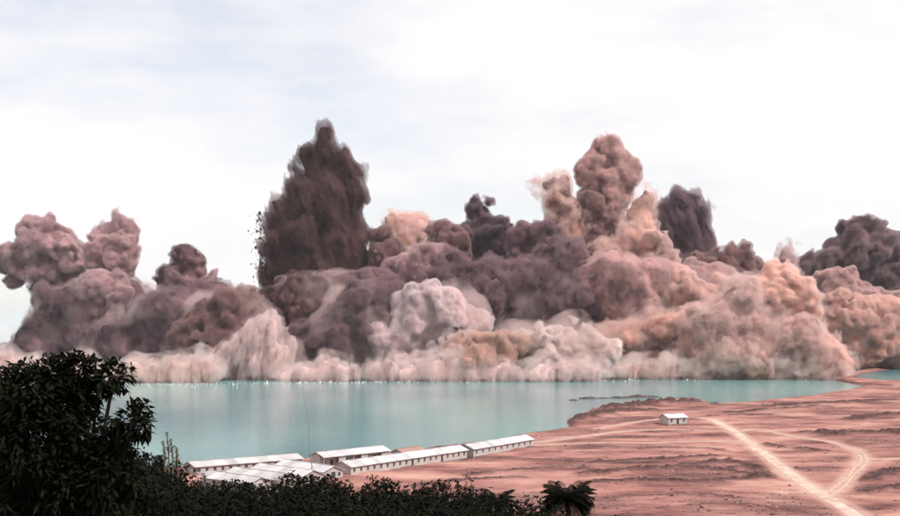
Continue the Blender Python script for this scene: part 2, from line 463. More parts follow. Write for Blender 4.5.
#@@DUST
# ------------------------------------------------------------------ dust plumes
DM = {
 'mauve':  dust_mat('dust_mauve', (0.17, 0.092, 0.10), (0.48, 0.30, 0.305), scale=0.035),
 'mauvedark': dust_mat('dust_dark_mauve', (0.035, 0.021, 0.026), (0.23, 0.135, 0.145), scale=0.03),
 'dark':   dust_mat('dust_dark', (0.024, 0.014, 0.015), (0.19, 0.10, 0.095), stretch=0.45, scale=0.07),
 'purple': dust_mat('dust_purple', (0.045, 0.027, 0.036), (0.21, 0.13, 0.14), scale=0.035),
 'greymauve': dust_mat('dust_grey_mauve', (0.05, 0.031, 0.038), (0.30, 0.19, 0.20), scale=0.035),
 'brown':  dust_mat('dust_brown', (0.06, 0.032, 0.034), (0.30, 0.165, 0.155), scale=0.04),
 'pink':   dust_mat('dust_pink', (0.22, 0.115, 0.10), (0.66, 0.415, 0.36), acc=(0.62, 0.32, 0.225)),
 'palepink': dust_mat('dust_pale_pink', (0.20, 0.115, 0.12), (0.70, 0.51, 0.50), stretch=0.5, scale=0.045, bias=0.49),
 'peach':  dust_mat('dust_peach', (0.54, 0.27, 0.215), (0.82, 0.50, 0.41), scale=0.07),
 'orange': dust_mat('dust_orange', (0.22, 0.105, 0.095), (0.64, 0.375, 0.33), acc=(0.58, 0.24, 0.15)),
 'white':  dust_mat('dust_white', (0.30, 0.165, 0.145), (0.80, 0.63, 0.585), acc=(0.56, 0.30, 0.22), stretch=0.45, scale=0.05, bias=0.49),
 'ochre':  dust_mat('dust_ochre', (0.20, 0.095, 0.075), (0.62, 0.37, 0.31), acc=(0.09, 0.045, 0.04), scale=0.07),
 'rose':   dust_mat('dust_rose', (0.12, 0.062, 0.066), (0.54, 0.32, 0.305), acc=(0.40, 0.20, 0.175), scale=0.035),
 'curtain': dust_mat('dust_curtain', (0.22, 0.12, 0.115), (0.84, 0.64, 0.61), scale=0.13, stretch=0.22),
 'skirt':  dust_mat('dust_skirt', (0.26, 0.14, 0.125), (0.80, 0.59, 0.54), scale=0.12, stretch=0.3),
}
def skirt(x0, x1, y, hm, seed):
    """leaning fans of dust thrown up from the water, uneven and with gaps"""
    rs = np.random.RandomState(seed); out = []; x = x0
    while x < x1:
        h = hm * rs.uniform(0.1, 1.0) ** 2.6 * 1.35 + 1.6; w = h * rs.uniform(0.5, 0.9); ln = rs.uniform(-0.1, 0.6)
        for r_ in range(int(3 + h / 5)):
            u = rs.uniform(-1, 1)
            n_ = int(2 + h / 6)
            top = h * (1 - 0.5 * abs(u)) * rs.uniform(0.6, 1.0)
            for q in range(n_):
                t = q / max(1, n_ - 1)
                out.append((x + u * w * (0.35 + 0.65 * t) + ln * top * t, y - 1.5 - t * top, max(1.2, 2.8 - 1.4 * t) * rs.uniform(.8, 1.3)))
        x += w * rs.uniform(0.7, 1.9)
        if rs.rand() < .05: x += rs.uniform(6, 14)
    return out
# material, style, distance, blobs (pixel x, y, radius), label
PL = [
 ('mauve', 'cauli', 1050, [(40,246,20),(24,253,14),(60,252,15),(11,262,8),(64,236,7),(36,234,10),(50,272,16),(62,282,14),(20,272,8),(56,294,11),(70,268,10)],
  'mauve cauliflower plume at the far left end of the blast'),
 ('mauve', 'cauli', 1010, [(113,238,14),(102,252,12),(125,250,12),(121,222,6),(103,240,9),(114,266,16),(97,272,10),(132,268,8),(108,228,6)],
  'tall knobbly mauve plume second from the left end'),
 ('mauve', 'cauli', 980, [(103,290,14),(120,294,13),(90,297,11),(112,305,15)],
  'low rounded mauve billow at the foot of the second plume'),
 ('mauvedark', 'soft', 990, [(58,312,16),(78,308,20),(44,326,12),(98,318,20),(60,332,18),(32,342,10),(130,300,16),(84,334,20),(20,352,11),(4,358,10),(44,354,15),(70,356,16),(-14,362,10)],
  'smooth brownish mauve mass sloping down to the left'),
 ('mauvedark', 'cauli', 1040, [(184,268,10),(178,258,8),(193,282,10),(167,280,8),(180,290,14),(160,294,8),(198,292,8)],
  'fuzzy mauve puff rising between the left plumes and the dark dome'),
 ('mauve', 'cauli', 1030, [(212,281,6),(214,273,4),(205,290,8),(208,299,10)],
  'tiny ragged mauve wisp left of the dark dome'),
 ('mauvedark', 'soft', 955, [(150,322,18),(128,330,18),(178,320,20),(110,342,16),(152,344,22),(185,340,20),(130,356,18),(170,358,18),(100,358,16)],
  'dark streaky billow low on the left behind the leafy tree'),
 ('brown', 'cauli', 930, [(234,312,19),(216,322,22),(246,326,22),(205,342,20),(232,345,24),(190,352,18),(210,362,18)],
  'dark brown dome between the left plumes and the pale curtain'),
 ('curtain', 'streak', 895, [(262,330,8),(270,322,7),(255,340,11),(270,340,10),(244,352,12),(264,354,14),(232,362,12),(254,366,13),(276,364,12),(218,370,10),(240,374,9),(205,375,8),(265,376,9),(285,374,10),(286,352,8)],
  'whitish pink curtain of dust sweeping down to the water on the left'),
 ('dark', 'spray', 1060, [(323,134,3.5),(323,141,5),(305,152,3),(302,160,5),(298,170,7),(346,152,4),(271,214,4),(267,234,4),(267,254,4),(269,270,5),(271,284,5),(324,148,6),(326,155,8),(337,158,7),(324,160,10),(312,152,4),(343,164,10),(345,175,13),(326,178,17),(308,196,17),(292,216,18),(330,205,27),(348,205,17),(286,240,17),(283,262,14),(310,235,27),(335,245,28),(352,240,18),(300,270,24),(330,275,30),(356,265,18),(360,285,18),(278,228,15),(274,252,14),(300,192,13),(312,180,13),(352,195,14),(280,278,16),(323,134,2.5)],
  'tallest dark spray plume with a thin spire and falling debris'),
 ('dark', 'cauli', 960, [(306,304,21),(288,314,18),(322,300,14),(300,328,20),(280,332,12),(318,325,18)],
  'almost black knot of dust at the foot of the tallest plume'),
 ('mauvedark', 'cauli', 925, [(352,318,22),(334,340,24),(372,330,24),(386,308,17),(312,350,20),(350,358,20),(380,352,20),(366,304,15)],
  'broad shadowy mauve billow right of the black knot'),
 ('palepink', 'cauli', 915, [(410,318,17),(430,314,18),(456,305,13),(402,342,18),(434,340,22),(470,318,14),(412,360,16),(450,330,18),(395,358,12)],
  'pale pink cauliflower billow near the middle of the lake shore'),
 ('pink', 'soft', 1130, [(405,234,12),(396,230,6),(415,232,7),(405,246,13)],
  'small faint pink puff peeping out right of the tallest plume'),
 ('brown', 'cauli', 1050, [(382,252,15),(376,238,7),(376,270,16),(392,266,14),(368,285,14),(388,282,14)],
  'reddish brown billow leaning on the tallest plume'),
 ('mauve', 'cauli', 1000, [(408,272,13),(402,286,8),(416,256,9),(425,250,7),(412,262,10),(430,268,12)],
  'small knobbly brown cauliflower puff between brown billows'),
 ('brown', 'cauli', 1030, [(440,262,13),(450,252,12),(436,280,15),(455,275,16),(445,240,8)],
  'brown billow left of the ragged dark tower'),
 ('purple', 'cauli', 1080, [(480,206,8),(478,219,11),(492,232,14),(462,236,12),(506,240,9),(478,245,18),(500,252,14),(455,248,10)],
  'ragged dark purple tower left of the centre'),
 ('mauvedark', 'cauli', 1020, [(536,246,15),(526,252,11),(546,252,12),(536,262,14),(518,240,6)],
  'round dark ball of dust left of the pink column'),
 ('mauvedark', 'soft', 985, [(474,285,22),(510,280,22),(545,282,24),(492,305,22),(530,305,26),(570,300,26),(560,275,20),(455,300,18),(590,320,20),(548,325,20),(510,325,18)],
  'long dark mauve bank across the centre'),
 ('pink', 'soft', 1045, [(560,188,11),(553,203,11),(563,213,14),(557,230,13),(572,232,15),(566,250,18),(583,245,14),(549,192,7)],
  'soft pink column left of the tallest central column'),
 ('rose', 'cauli', 1090, [(606,163,15),(592,170,12),(619,173,13),(604,184,16),(618,195,14),(596,198,14),(607,210,16),(612,226,14)],
  'tall rose brown column highest in the centre'),
 ('brown', 'cauli', 1040, [(598,208,11),(592,222,10),(604,226,12),(600,244,14)],
  'dark knotted neck under the tall rose brown column'),
 ('pink', 'soft', 1020, [(643,206,11),(638,218,13),(632,236,13),(650,232,11),(638,252,15),(614,256,14)],
  'soft pink column right of the tallest central column'),
 ('purple', 'spray', 1120, [(672,206,12),(688,208,14),(700,218,14),(662,222,14),(706,232,10),(682,230,20),(666,246,16),(702,246,14),(684,260,18),(658,236,10),(680,200,7)],
  'dark purple spray plume right of the central columns'),
 ('rose', 'soft', 975, [(612,276,24),(640,280,22),(602,298,22),(632,302,24),(590,282,16),(655,272,14)],
  'hazy rose bank under the central columns'),
 ('pink', 'cauli', 1000, [(654,252,11),(664,262,12),(672,272,12),(650,266,10)],
  'small pink puff at the foot of the dark purple spray'),
 ('brown', 'cauli', 1050, [(720,262,13),(704,268,13),(745,266,13),(760,270,9),(734,278,18),(712,284,16),(752,284,14),(694,282,12)],
  'reddish brown cauliflower bank right of the purple spray'),
 ('pink', 'cauli', 965, [(668,290,17),(690,296,16),(655,306,16),(704,306,15),(680,312,16),(722,300,14),(738,300,10)],
  'light rose billow right of the centre'),
 ('mauve', 'soft', 1110, [(787,253,8),(785,262,9),(792,270,9)],
  'thin greyish wisp left of the dark right hand clouds'),
 ('peach', 'cauli', 930, [(785,279,14),(774,292,15),(764,304,15),(793,300,15),(756,316,14),(780,316,16),(798,314,12)],
  'bright peach coloured billow standing out on the right'),
 ('greymauve', 'cauli', 1240, [(864,232,15),(852,230,11),(876,236,14),(888,248,15),(842,254,15),(868,258,20),(824,262,13),(806,266,10),(898,268,18),(862,288,22),(900,294,20),(838,280,16)],
  'big dark greyish mauve cauliflower cloud at the right edge'),
 ('rose', 'cauli', 1180, [(846,294,16),(826,290,13),(812,298,12),(800,296,11),(860,306,14),(836,308,16),(885,318,20),(915,322,20),(895,340,20)],
  'smooth rounded rose billow under the dark right hand cloud'),
 ('orange', 'cauli', 1110, [(836,322,20),(856,336,22),(820,336,20),(880,328,20),(872,350,15),(898,342,18),(846,350,15),(826,352,14),(912,330,18),(850,361,9),(868,361,9),(886,361,9),(904,361,9),(832,362,9),(918,356,12)],
  'orange streaked billow at the right end of the shore'),
 ('pink', 'soft', 910, [(732,318,19),(708,328,18),(756,334,22),(788,334,22),(728,350,18),(762,358,18),(796,358,18),(700,352,14),(744,306,12),(812,352,14),(826,360,13),(836,366,9)],
  'broad pink billow above the pale far shore on the right'),
 ('orange', 'soft', 935, [(682,330,17),(654,334,18),(628,340,17),(668,352,18),(640,358,16),(606,346,13),(690,356,13)],
  'orange brown billow right of the whitish burst'),
 ('ochre', 'cauli', 890, [(470,358,14),(488,350,16),(453,368,9),(508,346,14),(500,366,14),(478,370,10)],
  'ochre cauliflower mound low at the water near the middle'),
 ('white', 'cauli', 900, [(530,348,15),(552,344,16),(576,342,15),(540,364,14),(566,362,16),(592,360,13),(520,368,10),(600,346,10),(560,332,10)],
  'whitish pink burst at the waterline in the middle'),
 ('curtain', 'streak', 872, skirt(285, 445, 381, 17, 1), 'low rosy skirt of dust on the water below the shadowy billow'),
 ('skirt', 'streak', 905, skirt(590, 840, 378, 20, 2), 'low pink skirt of dust along the waterline on the right'),
 ('skirt', 'streak', 850, skirt(-20, 215, 381, 20, 3), 'low pale skirt of dust along the waterline on the left'),
 ('curtain', 'streak', 868, skirt(430, 600, 380, 16, 4), 'low whitish skirt of dust along the waterline in the middle'),
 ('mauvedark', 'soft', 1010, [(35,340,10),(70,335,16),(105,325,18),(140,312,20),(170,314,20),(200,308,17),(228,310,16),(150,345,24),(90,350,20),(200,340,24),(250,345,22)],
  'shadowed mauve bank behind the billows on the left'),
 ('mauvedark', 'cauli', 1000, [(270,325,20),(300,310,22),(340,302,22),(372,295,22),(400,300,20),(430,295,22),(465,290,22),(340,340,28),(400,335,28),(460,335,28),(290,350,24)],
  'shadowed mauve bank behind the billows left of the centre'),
 ('rose', 'cauli', 1010, [(600,330,26),(640,318,26),(680,300,24),(715,300,24),(755,300,20),(795,315,20),(650,350,26),(720,345,28),(790,345,24),(520,335,26),(560,335,24)],
  'rose brown bank behind the billows on the right'),
]
VEIL = {'mauve': (0.68, 0.49, 0.50), 'mauvedark': (0.36, 0.24, 0.26), 'dark': (0.20, 0.115, 0.115), 'purple': (0.32, 0.22, 0.245), 'brown': (0.44, 0.285, 0.275),
        'greymauve': (0.38, 0.27, 0.29), 'pink': (0.88, 0.665, 0.625), 'palepink': (0.93, 0.80, 0.80), 'peach': (0.93, 0.71, 0.655), 'orange': (0.87, 0.62, 0.55), 'white': (0.97, 0.85, 0.82),
        'ochre': (0.80, 0.57, 0.48), 'rose': (0.74, 0.53, 0.515), 'skirt': (0.96, 0.78, 0.745), 'curtain': (0.95, 0.775, 0.76)}
VM = {}
def veil_mat(mat, dens):
    if (mat, dens) not in VM:
        ragged = {0.27: None, 0.10: 0.09, 0.16: 0.2, 0.15: 0.12, 0.12: 0.2, 0.2: None}[dens]
        VM[(mat, dens)] = dust_volume('veil_' + mat, VEIL[mat], dens, ragged=ragged, stretch={0.16: 0.5, 0.15: 0.4, 0.12: 0.4}.get(dens, 1.0), step=2.0)
    return VM[(mat, dens)]
ALLS = []
def plume(k, mat, style, D, blobs, label):
    k_skirt = 'skirt of dust' in label
    rs = np.random.RandomState(100 + k)
    VOX = 1.9 if 'bank behind' in label else (1.25 if D > 1100 else 1.15)
    S = []
    for (x, y, r) in blobs:
        rr = r * D / F * ((1.06 if y > 285 else 0.97) if style == 'cauli' else (0.97 if y > 285 else 0.9))
        dd = D + rs.uniform(-0.35, 0.35) * rr
        p = px(x, y, dd)
        S.append((p.x, p.y, p.z, rr))
    ALLS.extend([(a, b, c, r, {'cauli': 0.0, 'soft': 1.0, 'spray': 1.0, 'streak': 2.0 if k_skirt else 1.0}[style]) for a, b, c, r in S])
    # smaller puffs budding on the big ones
    base = list(S)
    nb, f0, f1 = {'cauli': (6, 0.24, 0.46), 'soft': (6, 0.28, 0.5), 'spray': (8, 0.18, 0.36), 'streak': (3, 0.3, 0.5)}[style]
    for (a, b, c, r) in ([] if k_skirt else base):
        for q in range(int(nb + r * 0.45)):
            v = rs.normal(size=3); v /= np.linalg.norm(v); v[1] = -abs(v[1]) if rs.rand() < .65 else v[1]
            r2 = r * rs.uniform(f0, f1)
            e_ = 0.92 if style == 'cauli' else 0.85
            p_ = (a + v[0] * r * e_, b + v[1] * r * e_, c + v[2] * r * e_)
            S.append((*p_, r2))
            if style == 'cauli' and r2 > 3.5:
                for _ in range(4):
                    v2 = rs.normal(size=3) + v * 1.2; v2 /= np.linalg.norm(v2); v2[1] = -abs(v2[1])
                    S.append((p_[0] + v2[0] * r2 * .9, p_[1] + v2[1] * r2 * .9, p_[2] + v2[2] * r2 * .9, r2 * rs.uniform(.35, .6)))
    S = np.array(S)
    pad = 15
    lo = (S[:, :3] - S[:, 3:]).min(0) - pad; hi = (S[:, :3] + S[:, 3:]).max(0) + pad
    lo[2] = max(lo[2], -3.0)
    n = np.ceil((hi - lo) / VOX).astype(int) + 1
    gx, gy, gz = [lo[i] + np.arange(n[i]) * VOX for i in range(3)]
    sdf = np.full(n, 30.0, np.float32)
    for (a, b, c, r) in S:
        m_ = r + 15
        i0 = np.maximum(0, ((np.array((a, b, c)) - m_ - lo) / VOX).astype(int)); i1 = np.minimum(n, ((np.array((a, b, c)) + m_ - lo) / VOX).astype(int) + 2)
        X = (gx[i0[0]:i1[0]] - a)[:, None, None]; Y = (gy[i0[1]:i1[1]] - b)[None, :, None]; Zz = (gz[i0[2]:i1[2]] - c)[None, None, :]
        dd = (np.sqrt(X * X + Y * Y + Zz * Zz) - r).astype(np.float32)
        sub = sdf[i0[0]:i1[0], i0[1]:i1[1], i0[2]:i1[2]]
        kk = 2.0 if style == 'cauli' else 7.0
        h = np.clip(kk - np.abs(sub - dd), 0, None) / kk
        sub[...] = np.minimum(sub, dd) - h * h * kk * 0.25
    A = {'cauli': (5.0, 5.5, 3.6), 'soft': (9.0, 6.5, 3.0), 'spray': (6.5, 4.6, 2.0), 'streak': (7.0, 4.5, 2.4)}[style]
    if k_skirt: A = (3.4, 2.4, 1.5)
    band = np.nonzero(np.abs(sdf) < {'cauli': 17, 'soft': 17, 'spray': 15, 'streak': 12}[style])
    Pp = np.stack([gx[band[0]], gy[band[1]], gz[band[2]]], -1).astype(np.float32) + k * 13.7
    st = np.array({'cauli': (1, 1, 1), 'soft': (1, 1, 0.8), 'spray': (1.2, 1.2, 0.42), 'streak': (1.3, 1.3, 0.4)}[style], np.float32)
    if style == 'streak': Pp[:, 0] -= 0.45 * Pp[:, 2]
    if style == 'spray': Pp[:, 0] += 0.35 * Pp[:, 2]
    Q = Pp * st
    warp = np.stack([vnoise(Q / 14 + 3), vnoise(Q / 14 + 11), vnoise(Q / 14 + 23)], -1) - 0.5
    Q = Q + warp * 2.6
    # the outline itself is torn by a slow, strong warp before the puffs are laid on
    I = np.stack(band, -1).astype(np.float32)
    wb = {'cauli': 9.0, 'soft': 11.0, 'spray': 5.5, 'streak': 5.0}[style] * (0.4 if k_skirt else 1)
    Wp = np.stack([vnoise(Pp / 26 + o_) for o_ in (1.3, 31.7, 57.1)], -1) - 0.5 + 0.28 * (np.stack([vnoise(Pp / 10 + o_) for o_ in (7.3, 41.7, 87.1)], -1) - 0.5)
    I = np.clip(I + Wp * 2 * wb / VOX, 0, n - 1.001)
    i0 = I.astype(int); f_ = I - i0; i0 = np.minimum(i0, n - 2)
    d = np.zeros(len(I), np.float32)
    for ax in (0, 1):
        for ay in (0, 1):
            for az in (0, 1):
                w_ = (f_[:, 0] if ax else 1 - f_[:, 0]) * (f_[:, 1] if ay else 1 - f_[:, 1]) * (f_[:, 2] if az else 1 - f_[:, 2])
                d += w_ * sdf[i0[:, 0] + ax, i0[:, 1] + ay, i0[:, 2] + az]
    amp = 0.55 + 0.9 * vnoise(Pp / 22 + 71)
    if style == 'cauli':
        d = d - A[0] * (puff(Q / 17, .7) - 0.5)
        nr = np.nonzero((d > -11) & (d < 8))[0]; q_ = Q[nr]; am = amp[nr]
        d[nr] -= am * (A[1] * (puff(q_ / 8.0 + 5, .62) - 0.5) + A[2] * (puff(q_ / 4.2 + 9, .62) - 0.5)) + 0.6 * fbm(q_ / 2.6, 2, 0.6)
    elif style == 'soft':
        d = d - A[0] * (puff(Q / 19) - 0.5)
        nr = np.nonzero((d > -13) & (d < 8))[0]; q_ = Q[nr]; am = amp[nr]
        d[nr] -= am * A[1] * (puff(q_ / 8 + 5) - 0.5) + A[2] * fbm(q_ / 4.5, 3, 0.65) * 1.5
    elif style == 'spray':
        d = d - A[0] * fbm(Q / 15, 3, 0.6) * 1.5
        nr = np.nonzero((d > -12) & (d < 8))[0]; q_ = Q[nr]
        d[nr] -= A[1] * (puff(q_ / 6) - 0.5) + 3.6 * fbm(q_ / np.array((2.6, 2.6, 3.4), np.float32), 3, 0.75) * 1.6
    else:
        d = d - A[0] * (puff(Q / 12) - 0.5)
        nr = np.nonzero((d > -10) & (d < 7))[0]; q_ = Q[nr]
        d[nr] -= A[1] * (puff(q_ / 5) - 0.5) + A[2] * fbm(q_ / 2.5, 3, 0.65) * 1.5
    sdf[band] = d
    g = openvdb.FloatGrid(30.0)
    g.copyFromArray(sdf)
    cx, cyy = S[:, 0].mean(), S[:, 1].mean()
    depth, dens = {'cauli': (2.3, 0.27), 'soft': (4.6, 0.10), 'spray': (3.4, 0.2), 'streak': (5.0, 0.15)}[style]
    def surface(grid, iso, vx, origin):
        pts, tris, quads = grid.convertToPolygons(isovalue=iso)
        pts = pts * vx + origin
        fs = quads
        kz = pts[:, 2]
        fs = fs[(kz[fs].max(1) > -1.5)]
        u = np.unique(fs); rmm = np.zeros(len(pts), np.int64); rmm[u] = np.arange(len(u))
        return pts[u] - np.array((cx, cyy, 0)), rmm[fs]
    if k_skirt: depth, dens = 3.4, 0.12
    sub = sdf[:sdf.shape[0] // 2 * 2, :sdf.shape[1] // 2 * 2, :sdf.shape[2] // 2 * 2].reshape(sdf.shape[0] // 2, 2, sdf.shape[1] // 2, 2, sdf.shape[2] // 2, 2).mean((1, 3, 5))
    g2 = openvdb.FloatGrid(30.0); g2.copyFromArray(np.ascontiguousarray(sub))
    if style == 'cauli':
        pv, fv = surface(g2, 0.3, VOX * 2, lo + VOX / 2)
        pc, fc = surface(g, -depth, VOX, lo)
    else:
        pv, fv = surface(g, 0.0, VOX, lo)
        pc, fc = surface(g2, -depth, VOX * 2, lo + VOX / 2)
    o = link('dust_plume', np_mesh('dust_plume', pc, fc, DM[mat]), loc=(cx, cyy, 0))
    tag(o, label, 'dust plume', 'dust plumes of the blast along the far shore')
    link('dust_veil', np_mesh('dust_veil', pv, fv, veil_mat(mat, dens)), parent=o)
    fs = np.r_[fv, fc]
    return len(fs)
tot = 0
for k, q in enumerate(PL):
    tot += plume(k, *q)
print('quads', tot)

# thin dust hanging round the plumes (a real volume)
def shell(name, pick, off, mat, vx=3.0, zmax=None, seed=0):
    S = np.array([s for s in ALLS if pick(s)])
    lo = (S[:, :3] - S[:, 3:4]).min(0) - 14; hi = (S[:, :3] + S[:, 3:4]).max(0) + 14; lo[2] = 0.3
    n = np.ceil((hi - lo) / vx).astype(int) + 1
    gx, gy, gz = [lo[i] + np.arange(n[i]) * vx for i in range(3)]
    sdf = np.full(n, 25.0, np.float32)
    for (a, b, c, r, _) in S:
        m_ = r + 16
        i0 = np.maximum(0, ((np.array((a, b, c)) - m_ - lo) / vx).astype(int)); i1 = np.minimum(n, ((np.array((a, b, c)) + m_ - lo) / vx).astype(int) + 2)
        X = (gx[i0[0]:i1[0]] - a)[:, None, None]; Y = (gy[i0[1]:i1[1]] - b)[None, :, None]; Zz = (gz[i0[2]:i1[2]] - c)[None, None, :]
        dd = (np.sqrt(X * X + Y * Y + Zz * Zz) - r).astype(np.float32)
        sub = sdf[i0[0]:i1[0], i0[1]:i1[1], i0[2]:i1[2]]
        sub[...] = np.minimum(sub, dd)
    band = np.nonzero(np.abs(sdf) < 14)
    Q = np.stack([gx[band[0]], gy[band[1]], gz[band[2]]], -1).astype(np.float32) + seed
    sdf[band] -= off + fbm(Q / 18, 3, 0.6) * 7 + 2.2 * (puff(Q / 9) - .5)
    sdf[:, :, 0] = 25.0
    sdf[0] = sdf[-1] = 25.0; sdf[:, 0] = sdf[:, -1] = 25.0
    g = openvdb.FloatGrid(25.0); g.copyFromArray(sdf)
    pts, tris, quads = g.convertToPolygons(isovalue=0.0)
    me = np_mesh(name, pts * vx + lo, quads, mat)
    o = link(name, me); tag(o, kind='stuff')
    return o
o = shell('dust_veil', lambda s: s[2] < 62 and s[4] < 2.5, 8.0, dust_volume('veil_mauve', (0.90, 0.70, 0.675), 0.02, ragged=0.04, step=0.9))
tag(o, 'thin mauve dust hanging round the plumes', 'dust')
o = shell('base_mist', lambda s: s[4] == 2.0, 8.0, dust_volume('mist_pale', (0.985, 0.83, 0.79), 0.028, ragged=0.08, step=0.5), vx=2.0, seed=40)
tag(o, 'pale pink mist of dust lying along the waterline', 'mist')
for (x, y, r_) in [(-60, 345, 16), (-30, 342, 15), (0, 345, 14), (22, 350, 12), (44, 356, 10), (-80, 338, 18), (70, 360, 10), (100, 362, 10), (-45, 330, 9)]:
    p = px(x, y, 1150); ALLS.append((p.x, p.y, p.z, r_ * 1150 / F, 3.0))
for q in range(34):
    x = 590 + q * 7.6; p = px(x, 366 - 4 * math.sin(q * 1.3) - 3 * math.sin(q * .37), 888); ALLS.append((p.x, p.y, max(p.z, 5), (7.5 + 2 * math.sin(q * 2.1)) * 888 / F, 4.0))
o = shell('peach_mist', lambda s: s[4] == 4.0, 1.0, dust_volume('mist_peach', (0.985, 0.82, 0.75), 0.035, ragged=0.09, step=0.5), seed=140)
o.name = 'peach_mist'
tag(o, 'creamy peach mist of dust along the right part of the waterline', 'mist')
o = shell('left_mist', lambda s: s[4] == 3.0, 4.0, dust_volume('mist_left', (0.97, 0.90, 0.89), 0.03), seed=90)
o.name = 'shore_mist'
tag(o, 'pale mist lying over the water at the far left', 'mist')
# the air itself
m, nt, out = new_mat('pale_air')
v = nt.nodes.new('ShaderNodeVolumePrincipled'); v.inputs['Color'].default_value = (0.97, 0.95, 0.98, 1); v.inputs['Density'].default_value = 0.00003; v.inputs['Anisotropy'].default_value = 0.3
nt.links.new(v.outputs[0], out.inputs['Volume'])
hv = np.array([(x, y, z) for x in (-15500, 15500) for y in (-800, 28500) for z in (-4.2, 215)], float)
hf = np.array([(0, 1, 3, 2), (4, 6, 7, 5), (0, 4, 5, 1), (2, 3, 7, 6), (0, 2, 6, 4), (1, 5, 7, 3)])
tag(link('haze', np_mesh('haze', hv, hf, m, smooth=False)), 'thin pale haze over the lake', 'haze', kind='stuff')
#@@END
# falling clods beside the tallest plume
rs = np.random.RandomState(5)
def chunk_mesh(sz, seed, nm='clod', mat=None):
    r2 = np.random.RandomState(seed)
    bmv = np.array([(0,0,1),(0,0,-1),(1,0,0),(-1,0,0),(0,1,0),(0,-1,0),(.6,.6,.5),(-.6,.6,-.5),(.6,-.6,-.4),(-.6,-.6,.5)], float)
    bmv *= (0.6 + 0.6 * r2.rand(len(bmv), 1)) * sz
    import bmesh
    bm_ = bmesh.new()
    for q in bmv: bm_.verts.new(q)
    bmesh.ops.convex_hull(bm_, input=bm_.verts)
    me = bpy.data.meshes.new(nm); bm_.to_mesh(me); bm_.free(); me.materials.append(mat)
    return me
CLOD = simple('clod_earth', (0.07, 0.04, 0.045), 0.95)
V_, F_ = [], []
import bmesh
bmc = bmesh.new()
for q in range(230):
    t = rs.rand()
    if q % 3: X, Y = 263 - abs(rs.normal()) * 6 + t * 5, 212 + t * 82
    else: X, Y = 259 + rs.rand() * 4, 252 + rs.rand() * 30
    p = px(X, Y, 1060 + rs.normal() * 10)
    sz = rs.uniform(0.3, 0.85) * (1.8 if rs.rand() < .1 else 1)
    vs = []
    for dv in ((0,0,1.5),(0,0,-1.5),(1,0,0),(-1,0,0),(0,1,0),(0,-1,0)):
        vs.append(bmc.verts.new(p + Vector(dv) * sz * rs.uniform(.6, 1.3)))
    for i in ((0,2,4),(0,4,3),(0,3,5),(0,5,2),(1,4,2),(1,3,4),(1,5,3),(1,2,5)):
        bmc.faces.new([vs[j] for j in i])
me = bpy.data.meshes.new('falling_debris'); bmc.to_mesh(me); bmc.free(); me.materials.append(CLOD)
tag(link('falling_debris', me), 'dark clods of earth falling off the left edge of the tallest plume', 'debris', kind='stuff')

# splashes where clods strike the water along the dust front
FOAM = simple('white_spray', (0.48, 0.46, 0.455), 0.8, 0.12)
bmc = bmesh.new()
def splash(x, y, w, h):
    D = HC * F / (y - HOR); X = (x - 450) * D / F
    n = 7
    prev = None
    rings = []
    for k, (u, v) in enumerate(((1.0, 0.0), (0.75, 0.35), (0.5, 0.7))):
        rings.append([bmc.verts.new((X + math.cos(a) * w * u * rs.uniform(.7, 1.3), D + math.sin(a) * w * u, h * v * rs.uniform(.8, 1.2) - 0.02)) for a in [2 * math.pi * i / n for i in range(n)]])
    top = bmc.verts.new((X + rs.normal() * w * .2, D, h))
    for r0, r1 in zip(rings[:-1], rings[1:]):
        for i in range(n): bmc.faces.new((r0[i], r0[(i + 1) % n], r1[(i + 1) % n], r1[i]))
    for i in range(n): bmc.faces.new((rings[-1][i], rings[-1][(i + 1) % n], top))
for q in range(480):
    x = rs.uniform(120, 840)
    yb = 384.2 - (x - 120) / 720 * 5.2
    if x > 640 and rs.rand() < .75: continue
    y = yb + rs.normal() * 0.35 + (abs(rs.normal()) * 1.6 if x < 260 and rs.rand() < .5 else 0)
    s_ = rs.uniform(0.14, 0.42) * (2.0 if rs.rand() < .1 else 1)
    splash(x, y, s_ * 1.1, s_ * rs.uniform(.8, 2.4))
me = bpy.data.meshes.new('water_splashes'); bmc.to_mesh(me); bmc.free(); me.materials.append(FOAM)
for p_ in me.polygons: p_.use_smooth = True
tag(link('water_spray', me), 'white spray thrown up along the foot of the dust', 'spray', kind='stuff')

# ------------------------------------------------------------------ rocks
ROCK = simple('dark_rock', (0.075, 0.05, 0.05), 0.9, 0.4, 0.5, 0.5)
def lump_mesh(nm, lx, ly, h, seed, mat):
    r2 = np.random.RandomState(seed); nu, nv = 34, 10
    vs, fs = [], []
    for j in range(nv):
        for i in range(nu):
            a = 2 * math.pi * i / nu; u = 1 - j / (nv - 0.2)
            vs.append((math.cos(a) * lx * u, math.sin(a) * ly * u, 0))
    vs = np.array(vs); q = vs / 2.2 + seed * 3.3
    rr = 1 + 0.55 * fbm(vs / np.array((3.5, 3.5, 1)) + seed, 3)
    z = np.zeros(len(vs))
    for j in range(nv):
        u = j / (nv - 1); z[j * nu:(j + 1) * nu] = h * math.sin(u * 1.57)
    z = z * (0.45 + 0.9 * np.abs(fbm(q, 4, .6)) * 2) - 0.3 * (z == 0)
    vs = np.c_[vs[:, 0] * rr, vs[:, 1] * rr, z]
    for j in range(nv - 1):
        for i in range(nu):
            a = j * nu + i; b_ = j * nu + (i + 1) % nu; fs.append((a, b_, b_ + nu, a + nu))
    return np_mesh(nm, vs, np.array(fs), mat, smooth=False)
